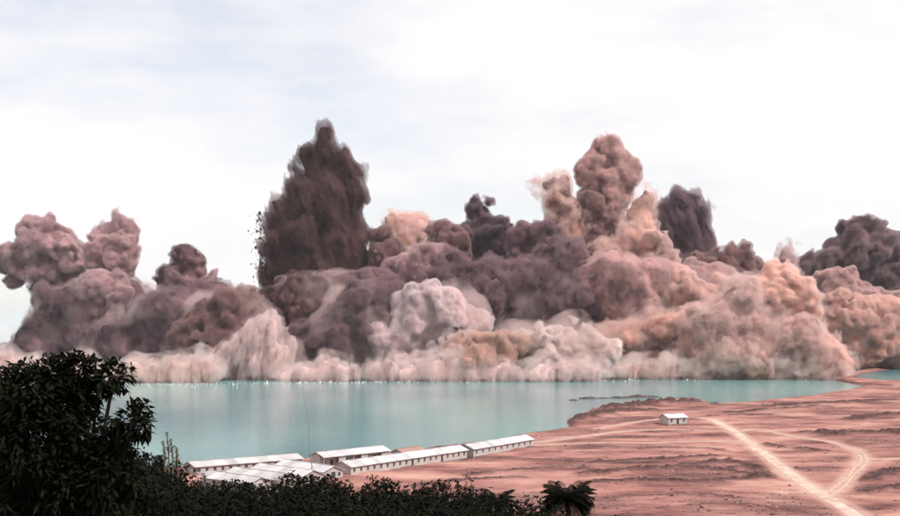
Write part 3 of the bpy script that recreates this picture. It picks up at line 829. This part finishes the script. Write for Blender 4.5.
REEF = [(574, 400.3, 2.6, .7, 'tiny dark reef furthest left of the low reefs in the lake'), (588, 398.6, 7, .9, 'low dark reef with a ragged top left of the two long ones'),
        (603, 398.4, 4, .8, 'short dark reef between the long ones'), (621, 398.2, 7.5, .9, 'long dark reef left of the one touching the shore'),
        (640, 397.2, 11, 1.3, 'longest dark reef close to the rubble shore')]
for k, (x, y, l, h, lab) in enumerate(REEF):
    X, Y = gp(x, y)
    tag(link('reef_rock', lump_mesh('reef_rock', l, 2.4, h, k + 3, ROCK), loc=(X, Y, 0)), lab, 'rock', 'reefs standing out of the lake')
# loose stones and scrub tufts of the rubble ground
def scatter(name, n, mat, szr, label, cat, squash, seed, darkonly):
    r2 = np.random.RandomState(seed)
    out_v, out_f = [], []
    base = np.array([(0,0,1),(0,0,-.4),(1,0,.1),(-1,0,.1),(0,1,.1),(0,-1,.1)], float)
    fc = np.array([(0,2,4),(0,4,3),(0,3,5),(0,5,2),(1,4,2),(1,3,4),(1,5,3),(1,2,5)])
    c = np.c_[r2.uniform(455, 905, n * 6), 402 + (r2.rand(n * 6) ** 1.3) * 116]
    X = np.array([gp(a, b, 1.2) for a, b in c])
    z, dk, rd, hh, sd = terrain(X)
    ok = (sd > 1.0) & (rd > 1.0) & (hh < .1) & (r2.rand(len(X)) < np.where(dk > .25, 1.0, darkonly))
    X, z = X[ok][:n], z[ok][:n]
    k = len(X); s = r2.uniform(*szr, k) * np.where(r2.rand(k) < .06, 2.0, 1.0)
    jit = r2.uniform(.6, 1.35, (k, 6, 1))
    v = base[None] * jit * s[:, None, None]
    v[:, :, 2] *= squash
    v += np.c_[X, z][:, None, :]
    f = fc[None] + (np.arange(k) * 6)[:, None, None]
    tag(link(name, np_mesh(name, v.reshape(-1, 3), f.reshape(-1, 3), mat, smooth=False)), label, cat, kind='stuff')
scatter('rubble', 5200, simple('rubble_stone', (0.26, 0.14, 0.13), 0.95, 0.6, 0.15), (0.1, 0.36), 'loose reddish stones strewn over the banks', 'rubble', 0.55, 21, 0.04)
scatter('scrub', 1500, simple('dry_scrub', (0.06, 0.045, 0.035), 0.95, 0.4, 0.3), (0.10, 0.32), 'low dark scrub dotted over the banks', 'scrub', 0.6, 22, 0.03)
for k, (x, y, s_, lab) in enumerate([(715, 404.0, 1.8, 'dark rock at the water behind the small hut'), (697, 401.5, 2.6, 'big dark rock on the shore right behind the hut'), (729, 403.8, 1.0, 'pale little rock on the beach right of the hut'),
        (734, 467.5, 1.6, 'round dark boulder on the flat between the tracks and the left banks'), (692, 431, 0.7, 'small dark stone on the track beside the hut')]):
    X, Y = gp(x, y, 1.3)
    tag(link('boulder', lump_mesh('boulder', s_ * 1.3, s_, s_ * 0.5, k + 40, ROCK if k != 2 else TR2), loc=(X, Y, height(X, Y) - .1)), lab, 'boulder', 'boulders on the shore')

# ------------------------------------------------------------------ barracks
WALL = simple('limewashed_wall', (0.40, 0.355, 0.335), 0.9, 0.12, 0.6, 0.1)
ROOF = simple('white_sheet_roof', (0.52, 0.49, 0.495), 0.6, 0.18, 0.5, each=0.28)
ROOFG = simple('grey_sheet_roof', (0.46, 0.43, 0.42), 0.6, 0.15, 0.5, each=0.25)
DARK = simple('dark_opening', (0.035, 0.03, 0.03), 0.4, 0.2, spec=0.5)
FRAME = simple('window_frame_wood', (0.42, 0.38, 0.35), 0.8)
POST = simple('weathered_post', (0.35, 0.30, 0.27), 0.9)
def box_verts(x0, x1, y0, y1, z0, z1):
    v = [(x, y, z) for x in (x0, x1) for y in (y0, y1) for z in (z0, z1)]
    f = [(0, 1, 3, 2), (4, 6, 7, 5), (0, 4, 5, 1), (2, 3, 7, 6), (0, 2, 6, 4), (1, 5, 7, 3)]
    return v, f
def mesh_of(name, parts, mat):
    vs, fs = [], []
    for v, f in parts:
        o_ = len(vs); vs += list(v); fs += [tuple(i + o_ for i in q) for q in f]
    me = bpy.data.meshes.new(name); me.from_pydata(vs, [], fs); me.update(); me.materials.append(mat)
    return me
def wall_with_holes(x0, x1, z0, z1, holes, y, t, flip=1):
    """front wall slab (thickness t, towards +y*flip) with rectangular openings, as boxes between them"""
    out = []; cuts = sorted(holes)
    x = x0
    for (a, b_, c_, d_) in cuts:
        if a > x + 0.01: out.append(box_verts(x, a, min(y, y + t * flip), max(y, y + t * flip), z0, z1))
        if c_ > z0 + 0.01: out.append(box_verts(a, b_, min(y, y + t * flip), max(y, y + t * flip), z0, c_))
        out.append(box_verts(a, b_, min(y, y + t * flip), max(y, y + t * flip), d_, z1))
        x = b_
    out.append(box_verts(x, x1, min(y, y + t * flip), max(y, y + t * flip), z0, z1))
    return out
def barrack(P0, P1, width, wallh, rise, nwin, label, doors=(), group='white roofed barracks on the lake shore', roofmat=None, tall=False, gable_door=False, z0=None, winh=(0.85, 1.9), winw=1.0, over=0.45, name='barracks', veranda=False):
    """P0-P1: the foot of the side facing the camera; local x along it, local -y faces the camera"""
    P0 = Vector(P0); P1 = Vector(P1); dvec = P1 - P0; L = dvec.length; rz = math.atan2(dvec.y, dvec.x)
    zb = (1.1 if z0 is None else z0)
    r = link(name, None, loc=(P0.x, P0.y, zb), rz=rz); tag(r, label, 'building', group)
    W = width; H = wallh; t = 0.2
    holes = []
    if not veranda:
        for k in range(nwin):
            xc = L * (k + 0.5) / nwin
            if k in doors: holes.append((xc - 0.55, xc + 0.55, 0.02, 2.05))
            else: holes.append((xc - winw / 2, xc + winw / 2, winh[0], winh[1]))
    front = wall_with_holes(0, L, 0, H, holes, 0, t) if holes else [box_verts(0, L, 0, t, 0, H)]
    if veranda:
        front = [box_verts(0, L, 1.6, 1.8, 0, H)]
        for k in range(nwin + 1):
            xc = 0.12 + (L - 0.24) * k / nwin
            if k % 2 == 0 or k == nwin:
                link('post', mesh_of('post', [box_verts(xc - 0.12, xc + 0.12, 0.05, 0.25, 0, H)], WALL), r)
        for k in range(nwin):
            xc = 0.12 + (L - 0.24) * (k + 0.5) / nwin
            if k % 3 == 2: front.append(box_verts(xc - L / nwin * 0.42, xc + L / nwin * 0.42, 0.02, 0.2, 0, H - .01))
            w_ = link('doorway', mesh_of('doorway', [box_verts(xc - 0.55, xc + 0.55, 1.55, 1.598, 0.03, 2.1)], FRAME), r)
            link('door_leaf', mesh_of('door_leaf', [box_verts(xc - 0.47, xc + 0.47, 1.52, 1.548, 0.05, 2.02)], DARK), w_)
    back = [box_verts(0, L, W - t, W, 0, H)]
    ends = []
    for xa, xb in ((0, t), (L - t, L)):
        ya, yb = t + (0 if not veranda else 1.6), W - t
        e = [(xa, ya, 0), (xa, yb, 0), (xa, yb, H), (xa, W / 2, H + rise * 0.96), (xa, ya, H), (xb, ya, 0), (xb, yb, 0), (xb, yb, H), (xb, W / 2, H + rise * 0.96), (xb, ya, H)]
        ends.append((e, [(0, 4, 3, 2, 1), (5, 6, 7, 8, 9), (0, 1, 6, 5), (1, 2, 7, 6), (2, 3, 8, 7), (3, 4, 9, 8), (4, 0, 5, 9)]))
    link('wall', mesh_of('wall', front + back + ends + [box_verts(t, L - t, t, W - t, -1.5, 0.02)], WALL), r)
    if not veranda:
        for (a, b_, c_, d_) in holes:
            isd = c_ < 0.1
            fr = [box_verts(a, a + .07, 0.03, 0.12, c_, d_), box_verts(b_ - .07, b_, 0.03, 0.12, c_, d_), box_verts(a + .07, b_ - .07, 0.03, 0.12, d_ - .07, d_)]
            if not isd: fr += [box_verts(a - .08, b_ + .08, -0.06, 0.0, c_ - .1, c_ - .005), box_verts((a + b_) / 2 - .025, (a + b_) / 2 + .025, 0.05, 0.1, c_, d_ - .07)]
            w_ = link('door' if isd else 'window', mesh_of('frame', fr, FRAME), r)
            link('door_leaf' if isd else 'pane', mesh_of('pane', [box_verts(a + .07, b_ - .07, 0.125, 0.15, c_, d_ - .07)], DARK), w_)
    # gabled roof of overlapping sheets
    o_ = over; slope = math.atan2(rise, W / 2)
    ns = max(3, int(L / 3.2))
    for sgn in (0, 1):
        sheets = []
        for k in range(ns):
            xa = -o_ + (L + 2 * o_) * k / ns; xb = -o_ + (L + 2 * o_) * (k + 1) / ns
            lift = 0.0 if k % 2 else 0.025
            y_e = -o_ if sgn == 0 else W + o_; y_r = W / 2
            ze = H - o_ * math.tan(slope) + lift; zr = H + rise + lift
            th = 0.09
            v = [(xa, y_e, ze), (xb, y_e, ze), (xb, y_r, zr), (xa, y_r, zr), (xa, y_e, ze + th), (xb, y_e, ze + th), (xb, y_r, zr + th), (xa, y_r, zr + th)]
            link('roof_sheet', mesh_of('roof_sheet', [(v, [(0, 3, 2, 1), (4, 5, 6, 7), (0, 1, 5, 4), (1, 2, 6, 5), (2, 3, 7, 6), (3, 0, 4, 7)])], roofmat or ROOF), r)
    link('ridge_cap', mesh_of('ridge_cap', [box_verts(-o_, L + o_, W / 2 - .14, W / 2 + .14, H + rise + .125, H + rise + .17)], roofmat or ROOF), r)
    if gable_door:
        for side in ((L + 0.004, 1), ):
            w_ = link('door', mesh_of('door', [box_verts(L + .004, L + .06, W / 2 - .75, W / 2 + .75, 0.02, 2.2)], FRAME), r)
            link('door_leaf', mesh_of('door_leaf', [box_verts(L + .062, L + .09, W / 2 - .6, W / 2 + .6, 0.04, 2.1)], DARK), w_)
            for yy in (W * .2, W * .8):
                w_ = link('window', mesh_of('window', [box_verts(L + .004, L + .06, yy - .45, yy + .45, 0.95, 1.95)], FRAME), r)
                link('pane', mesh_of('pane', [box_verts(L + .062, L + .08, yy - .36, yy + .36, 1.03, 1.87)], DARK), w_)
    return r
ZB = 1.15
g = lambda x, y: gp(x, y, ZB)
barrack(g(351, 475.6), g(467, 457.6), 5.6, 2.35, 1.15, 19, 'long white barrack with many small dark windows in the middle of the shore row', doors=(9, 14))
barrack(g(473.5, 456.8), g(533, 446.2), 5.6, 2.35, 1.15, 10, 'white barrack furthest right, its end beside the dirt track', doors=())
barrack(g(324, 468.5), g(389, 461.0), 5.6, 3.1, 1.1, 9, 'taller white barrack with dark open veranda bays behind the long one', veranda=True)
barrack(g(195, 475.5), g(302, 466.5), 6.0, 2.3, 1.0, 14, 'long pale roofed barrack at the water behind the clustered huts', roofmat=ROOFG)
barrack(g(276, 473.5), g(323.5, 481.0), 6.0, 2.35, 1.15, 5, 'white barrack with a dark door in its gable, left of the veranda building', gable_door=True)
barrack(g(251, 478.0), g(303, 485.5), 6.0, 2.35, 1.15, 5, 'white barrack second in the stepped cluster, below the gabled door', gable_door=True)
barrack(g(226, 482.0), g(277, 489.5), 6.0, 2.35, 1.15, 5, 'white barrack third in the stepped cluster, partly behind the bushes', gable_door=True, roofmat=ROOFG)
barrack(g(200, 486.0), g(250, 493.5), 6.0, 2.35, 1.15, 5, 'white barrack lowest and leftmost in the stepped cluster', gable_door=True)
# small lean-to shelters behind the row
for (x0, y0, x1, y1, lab) in ((403, 452.8, 424, 449.6, 'small brown shed roof peeping over the long barrack'), ):
    barrack(gp(x0, y0 + 9, ZB), gp(x1, y1 + 9, ZB), 4.0, 2.6, 0.9, 3, lab, group=None, roofmat=simple('brown_shed_roof', (0.30, 0.18, 0.15), 0.9), name='shed')
barrack(gp(668.5, 424.3, ZB + .2), gp(687, 423.6, ZB + .2), 6.4, 2.5, 1.2, 3, 'small lone hut with a white roof beside the dirt tracks', group=None, doors=(1,), name='hut', z0=ZB + .2)
# radio mast
X, Y = gp(312.5, 474, 1.2)
Yb = Y - 12; Xb = (312.5 - 450) * Yb / F
lean = (303 - 312.5) * Yb / F
hm = HC - (388 - HOR) * Yb / F
r = link('radio_mast', None, loc=(Xb, Yb, 1.0)); tag(r, 'thin grey radio mast leaning left in front of the barracks', 'mast')
def tube(name, pts, rads, mat, parent=None, n=8):
    vs, fs = [], []
    for (p, ra) in zip(pts, rads):
        for i in range(n):
            a = 2 * math.pi * i / n; vs.append((p[0] + math.cos(a) * ra, p[1] + math.sin(a) * ra, p[2]))
    for k in range(len(pts) - 1):
        for i in range(n):
            a = k * n + i; b_ = k * n + (i + 1) % n; fs.append((a, b_, b_ + n, a + n))
    me = np_mesh(name, np.array(vs), np.array(fs), mat)
    return link(name, me, parent) if name else me
MAST = simple('mast_steel', (0.22, 0.20, 0.20), 0.6)
hm -= 1.0
segs = 4
for k in range(segs):
    a0, a1 = k / segs, (k + 1) / segs
    f_ = lambda u: (lean * (u ** 1.5), 0, hm * u)
    us = [a0 + (a1 - a0) * i / 4 for i in range(5)]
    ra = 0.15 - 0.028 * k
    tube('mast_section', [f_(u) for u in us], [ra] * 5, MAST, r)
    if k: tube('collar', [f_(a0 - .004), f_(a0 + .004)], [ra + .07] * 2, MAST, r)
tube('base_plate', [(0, 0, -.1), (0, 0, .25)], [.5, .45], WALL, r)

# ------------------------------------------------------------------ vegetation
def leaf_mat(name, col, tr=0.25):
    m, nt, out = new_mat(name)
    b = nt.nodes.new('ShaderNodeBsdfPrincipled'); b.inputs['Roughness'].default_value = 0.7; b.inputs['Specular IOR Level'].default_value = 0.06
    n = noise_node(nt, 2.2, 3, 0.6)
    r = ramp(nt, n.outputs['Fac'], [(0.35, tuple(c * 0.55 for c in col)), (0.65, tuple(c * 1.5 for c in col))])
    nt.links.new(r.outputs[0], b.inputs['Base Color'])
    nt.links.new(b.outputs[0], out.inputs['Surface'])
    return m
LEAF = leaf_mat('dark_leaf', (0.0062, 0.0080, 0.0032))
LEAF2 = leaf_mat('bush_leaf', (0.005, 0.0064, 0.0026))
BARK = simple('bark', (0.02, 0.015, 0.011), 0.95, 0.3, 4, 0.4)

def leaves_mesh(name, P, Dv, Lr, Wd, mat, seed, droop=0.35):
    """one folded, drooping leaf (6 vertices, 4 faces) at every point"""
    r2 = np.random.RandomState(seed); n = len(P)
    Dv = Dv / np.linalg.norm(Dv, axis=1, keepdims=True)
    up = np.tile(np.array((0, 0, 1.0)), (n, 1)) + r2.normal(size=(n, 3)) * 0.35
    sd = np.cross(Dv, up); sd /= np.linalg.norm(sd, axis=1, keepdims=True) + 1e-6
    nn = np.cross(sd, Dv)
    L = Lr * r2.uniform(.65, 1.3, (n, 1)); W = Wd * r2.uniform(.7, 1.25, (n, 1))
    dr = np.array((0, 0, -1.0))
    base = P; mid = P + Dv * L * .5 - dr * L * -.0 ; tip = P + Dv * L + dr * L * droop
    mid = mid + dr * L * droop * .25
    l = mid + sd * W - nn * W * .25; r_ = mid - sd * W - nn * W * .25
    V = np.stack([base, l, mid, r_, tip], 1).reshape(-1, 3)
    f = np.array([(0, 1, 2), (0, 2, 3), (1, 4, 2), (2, 4, 3)])
    Fm = (f[None] + (np.arange(n) * 5)[:, None, None]).reshape(-1, 3)
    return np_mesh(name, V, Fm, mat, smooth=False)

def branch_tube(vs, fs, a, b_, r0, r1, n=6):
    a = Vector(a); b_ = Vector(b_); d_ = (b_ - a).normalized(); s = d_.orthogonal().normalized(); t = d_.cross(s); o_ = len(vs)
    for p, ra in ((a, r0), (a.lerp(b_, .5) + s * (b_ - a).length * .06, (r0 + r1) / 2), (b_, r1)):
        for i in range(n):
            q = 2 * math.pi * i / n; vs.append(tuple(p + s * math.cos(q) * ra + t * math.sin(q) * ra))
    for k in range(2):
        for i in range(n):
            x = o_ + k * n + i; y = o_ + k * n + (i + 1) % n; fs.append((x, y, y + n, x + n))

def tree(name, label, lobes, base, Dist, ntips, leafL, leafW, mat, seed, per=9, group=None, cat='tree', core=0.55):
    """lobes: world (x,y,z,r); tips sit in a shell of each lobe and carry rosettes of drooping leaves"""
    r2 = np.random.RandomState(seed)
    root = link(name, None, loc=base); tag(root, label, cat, group)
    base = np.array(base)
    area = np.array([l[3] ** 2 for l in lobes]); area /= area.sum()
    tips, dirs = [], []
    for (x, y, z, r_), a in zip(lobes, area):
        k = int(ntips * a)
        v = r2.normal(size=(k, 3)); v /= np.linalg.norm(v, axis=1, keepdims=True)
        rad = r_ * (core + (1.06 - core) * r2.rand(k, 1) ** .5) * (0.9 + 0.22 * fbm(v * 2.2 + seed, 3)[:, None] * 2)
        tips.append(np.array((x, y, z)) + v * rad); dirs.append(v)
    tips = np.concatenate(tips) - base; dirs = np.concatenate(dirs)
    dirs[:, 2] += 0.35
    n = len(tips)
    P = np.repeat(tips, per, 0) + r2.normal(size=(n * per, 3)) * leafL * .18
    Dv = np.repeat(dirs, per, 0) * .8 + r2.normal(size=(n * per, 3)) * .85
    link('crown', leaves_mesh('crown', P, Dv, leafL, leafW, mat, seed + 1), root)
    vs, fs = [], []
    c = np.average(np.array([l[:3] for l in lobes]), axis=0, weights=area) - base
    fork = Vector((c[0] * .3, c[1] * .3, max(.5, c[2] * .45)))
    branch_tube(vs, fs, (0, 0, -.6), fork, leafL * .7 + .03, leafL * .55 + .02, 9)
    tv, tf = vs, fs
    link('trunk', np_mesh('trunk', np.array(tv), np.array(tf), BARK), root)
    vs, fs = [], []
    for (x, y, z, r_) in lobes:
        e = Vector((x, y, z)) - Vector(base)
        branch_tube(vs, fs, fork, e, leafL * .38 + .01, leafL * .16)
        for q in range(6):
            v = Vector(r2.normal(size=3)).normalized() * r_ * .85
            branch_tube(vs, fs, e, e + v, leafL * .14, leafL * .04, 4)
    link('limbs', np_mesh('limbs', np.array(vs), np.array(fs), BARK), root)
    return root
def lob(x, y, r, D, dy=0):
    p = px(x, y, D + dy); return (p.x, p.y, p.z, r * D / F)
DT = 19.0
L = [lob(42, 388, 34, DT), (lob(74, 377, 27, DT, .3)), lob(24, 398, 30, DT, -.3), lob(114, 376, 17, DT, .2), lob(98, 392, 12, DT, .5), lob(60, 400, 36, DT, .4), lob(135, 420, 17, DT, -.2), lob(118, 442, 18, DT), lob(30, 440, 52, DT), lob(86, 445, 34, DT, .3),
     lob(60, 480, 50, DT, .3), lob(104, 478, 32, DT), lob(-20, 420, 46, DT), lob(143, 404, 7, DT), lob(5, 372, 8, DT), lob(8, 480, 50, DT, .2), lob(132, 478, 14, DT)]
bx = (60 - 450) * DT / F
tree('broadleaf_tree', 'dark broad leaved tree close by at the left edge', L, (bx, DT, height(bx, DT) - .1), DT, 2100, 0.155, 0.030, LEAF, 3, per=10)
# shrubs: five kinds of crown, copied with their parts
def shrub_proto(seed, r_, lobesn, leafL, leafW, ntips, mat):
    r2 = np.random.RandomState(seed); lobes = []
    for q in range(lobesn):
        a = r2.uniform(0, 6.28); rr = r2.uniform(.1, .75) * r_
        lobes.append((math.cos(a) * rr, math.sin(a) * rr * .7, r_ * r2.uniform(.6, 1.45), r_ * r2.uniform(.34, .6)))
    o_ = tree('bush', 'x', lobes, (0, 0, 0), 50, ntips, leafL, leafW, mat, seed, per=7, core=.45, cat='bush')
    return o_
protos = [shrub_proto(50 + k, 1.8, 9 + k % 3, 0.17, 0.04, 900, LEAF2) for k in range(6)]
taken = [False] * 6
def place_bush(k, x, y, z, s, rz, label, cat='bush'):
    p = protos[k]
    if not taken[k]:
        taken[k] = True; o_ = p
    else:
        o_ = p.copy(); COL.objects.link(o_)
        for ch in p.children:
            c_ = ch.copy(); COL.objects.link(c_); c_.parent = o_
    o_.location = (x, y, z); o_.scale = (s, s, s * 1.0); o_.rotation_euler = (0, 0, rz)
    tag(o_, label, cat, 'dark bushes covering the hillside')
    return o_
TOP = [(0, 470), (130, 464), (150, 452), (165, 462), (180, 470), (200, 484), (250, 486), (300, 485), (330, 485), (350, 489), (370, 490), (400, 484), (425, 487), (450, 492), (480, 501), (520, 507), (545, 512), (590, 522), (610, 534)]
def topy(x):
    for (a, b_), (c_, d_) in zip(TOP[:-1], TOP[1:]):
        if a <= x <= c_: return b_ + (d_ - b_) * (x - a) / (c_ - a)
    return 470
r2 = np.random.RandomState(77)
BUSH = []
for D_, x0, x1, stp in ((64, 130, 602, 31), (50, 60, 560, 37), (40, -20, 520, 47), (30, -30, 460, 60)):
    x = x0
    while x < x1:
        BUSH.append((D_ + r2.uniform(-3, 3), x + r2.uniform(-6, 6), {64: 0, 50: 7, 40: 15, 30: 24}[D_])); x += stp * r2.uniform(.85, 1.15)
near = ['above the palm side of the hill', 'under the clustered huts']
ROWN = {64: 'furthest row of the dark hillside bushes', 50: 'second row of the dark hillside bushes', 40: 'third row of the dark hillside bushes', 30: 'nearest row of the dark hillside bushes'}
def landmark(x):
    for lim, t in ((60, 'under the left of the leafy tree'), (115, 'under the middle of the leafy tree'), (160, 'under the right of the leafy tree'), (195, 'beside the dry stalks'), (225, 'below the leftmost hut of the cluster'), (255, 'below the second roof from the left'), (290, 'below the middle of the stepped huts'), (318, 'at the foot of the radio mast'),
                   (350, 'below the gabled door'), (385, 'below the left end of the long barrack'), (420, 'below the middle of the long barrack'), (455, 'below the right of the long barrack'), (490, 'below the gap in the barrack row'), (525, 'left of the palm by two bushes'), (552, 'just left of the palm'), (999, 'at the foot of the palm')):
        if x < lim: return t
rows = {64: [], 50: [], 40: [], 30: []}
seen = {}
for k, (D_, x, dn) in enumerate(BUSH):
    rk = min(rows, key=lambda q: abs(q - D_))
    s = r2.uniform(.75, 1.1) * (D_ / 60) ** .5
    ytop = topy(x) + dn + r2.uniform(-2.0, 3.0)
    p = px(x, ytop, D_)
    lab = 'leafy bush ' + landmark(x) + ', ' + {64: 'on the skyline', 50: 'second row down', 40: 'third row down', 30: 'lowest row'}[rk]
    if lab in seen: lab = lab.replace('leafy bush', ['low leafy bush', 'small leafy bush', 'shaggy leafy bush'][seen[lab] % 3]); seen[lab] = 0
    seen[lab] = seen.get(lab, 0) + 1
    s *= 1.25
    place_bush(k % 6, p.x, p.y, p.z - 1.8 * 1.62 * s, s, r2.uniform(0, 6.28), lab)
# taller sapling bush between the tree and the huts
# dry stalks beside the tree
STALK = simple('dry_stalk', (0.11, 0.085, 0.05), 0.9)
for k, (x, yt, yb, lab) in enumerate([(167, 434, 466, 'tallest dry grass stalk right of the leafy tree'), (171, 441, 468, 'dry grass stalk leaning right of the tallest one'), (176, 449, 470, 'shortest dry grass stalk, furthest from the leafy tree'), (163, 443, 466, 'dry grass stalk nearest the leafy tree')]):
    D_ = 44.0
    a = px(x, yt, D_); b_ = px(x + 2.0, yb + 6, D_)
    root = link('grass_stalk', None, loc=b_); tag(root, lab, 'grass stalk', 'dry stalks beside the leafy tree')
    h = a.z - b_.z; dx = a.x - b_.x
    tube('stem', [(dx * u * u, 0, h * u) for u in (0, .3, .6, 1)], [.03, .028, .022, .01], STALK, root, 5)
    n_ = 70; u = r2.rand(n_) * .6 + .4
    P_ = np.c_[dx * u * u, np.zeros(n_), h * u]
    link('seed_head', leaves_mesh('seed_head', P_, np.c_[r2.normal(size=n_) * .35, r2.normal(size=n_) * .35, np.ones(n_)], .22, .014, STALK, k), root)
# palm
def palm(x, y, D_, R_, label, group=None, nf=72, seed=4):
    c_ = px(x, y, D_); zb = min(c_.z - 3, height(c_.x, c_.y))
    root = link('palm_tree', None, loc=(c_.x, c_.y, zb)); tag(root, label, 'palm tree', group)
    H = c_.z - zb
    tube('trunk', [(0.15 * math.sin(u * 3), 0, H * u) for u in [i / 12 for i in range(13)]], [.26 - .06 * i / 12 + (.02 if i % 2 else 0) for i in range(13)], BARK, root, 10)
    r3 = np.random.RandomState(seed)
    for k in range(nf):
        a = k * 2.399; el = 1.25 - 1.75 * (k / nf); Lf = R_ * r3.uniform(.9, 1.1)
        vs, fs = [], []
        pts = []
        ddx, ddz = math.cos(el), math.sin(el); p = np.array((0.15 * math.sin(3), 0, H)); px_, pz_ = 0, 0
        for i in range(13):
            pts.append((px_, pz_)); px_ += ddx * Lf / 12; pz_ += ddz * Lf / 12
            e2 = math.atan2(ddz, ddx) - 0.115; ddx, ddz = math.cos(e2), math.sin(e2)
        ca_, sa_ = math.cos(a), math.sin(a)
        W3 = lambda u, w, z: (p[0] + u * ca_ - w * sa_, u * sa_ + w * ca_, H + z)
        for i in range(1, 13):
            (u0, z0_), (u1, z1_) = pts[i - 1], pts[i]
            o_ = len(vs)
            vs += [W3(u0, -.03, z0_), W3(u0, .03, z0_), W3(u1, .025, z1_), W3(u1, -.025, z1_)]; fs.append((o_, o_ + 1, o_ + 2, o_ + 3))
            if i < 2: continue
            for sg in (-1, 1):
                for h_ in (0, .5):
                    um = u0 + (u1 - u0) * h_; zm = z0_ + (z1_ - z0_) * h_
                    ll = Lf * .30 * math.sin(math.pi * min(1, (i + 1) / 13.5)) ** .6
                    o_ = len(vs)
                    vs += [W3(um, 0, zm), W3(um + .09, sg * .02, zm), W3(um + ll * .75 + .02, sg * ll * .62, zm - ll * .30), W3(um + ll * .72, sg * ll * .62 - .03, zm - ll * .36)]
                    fs.append((o_, o_ + 1, o_ + 2, o_ + 3))
        link('frond', np_mesh('frond', np.array(vs), np.array(fs), LEAF2, smooth=False), root)
palm(567, 498, 104, 2.5, 'date palm with a round crown at the right end of the bushes', 'palms on the hillside')
palm(497, 502, 92, 1.6, 'small palm half hidden in the bushes left of the date palm', 'palms on the hillside', 34, 8)
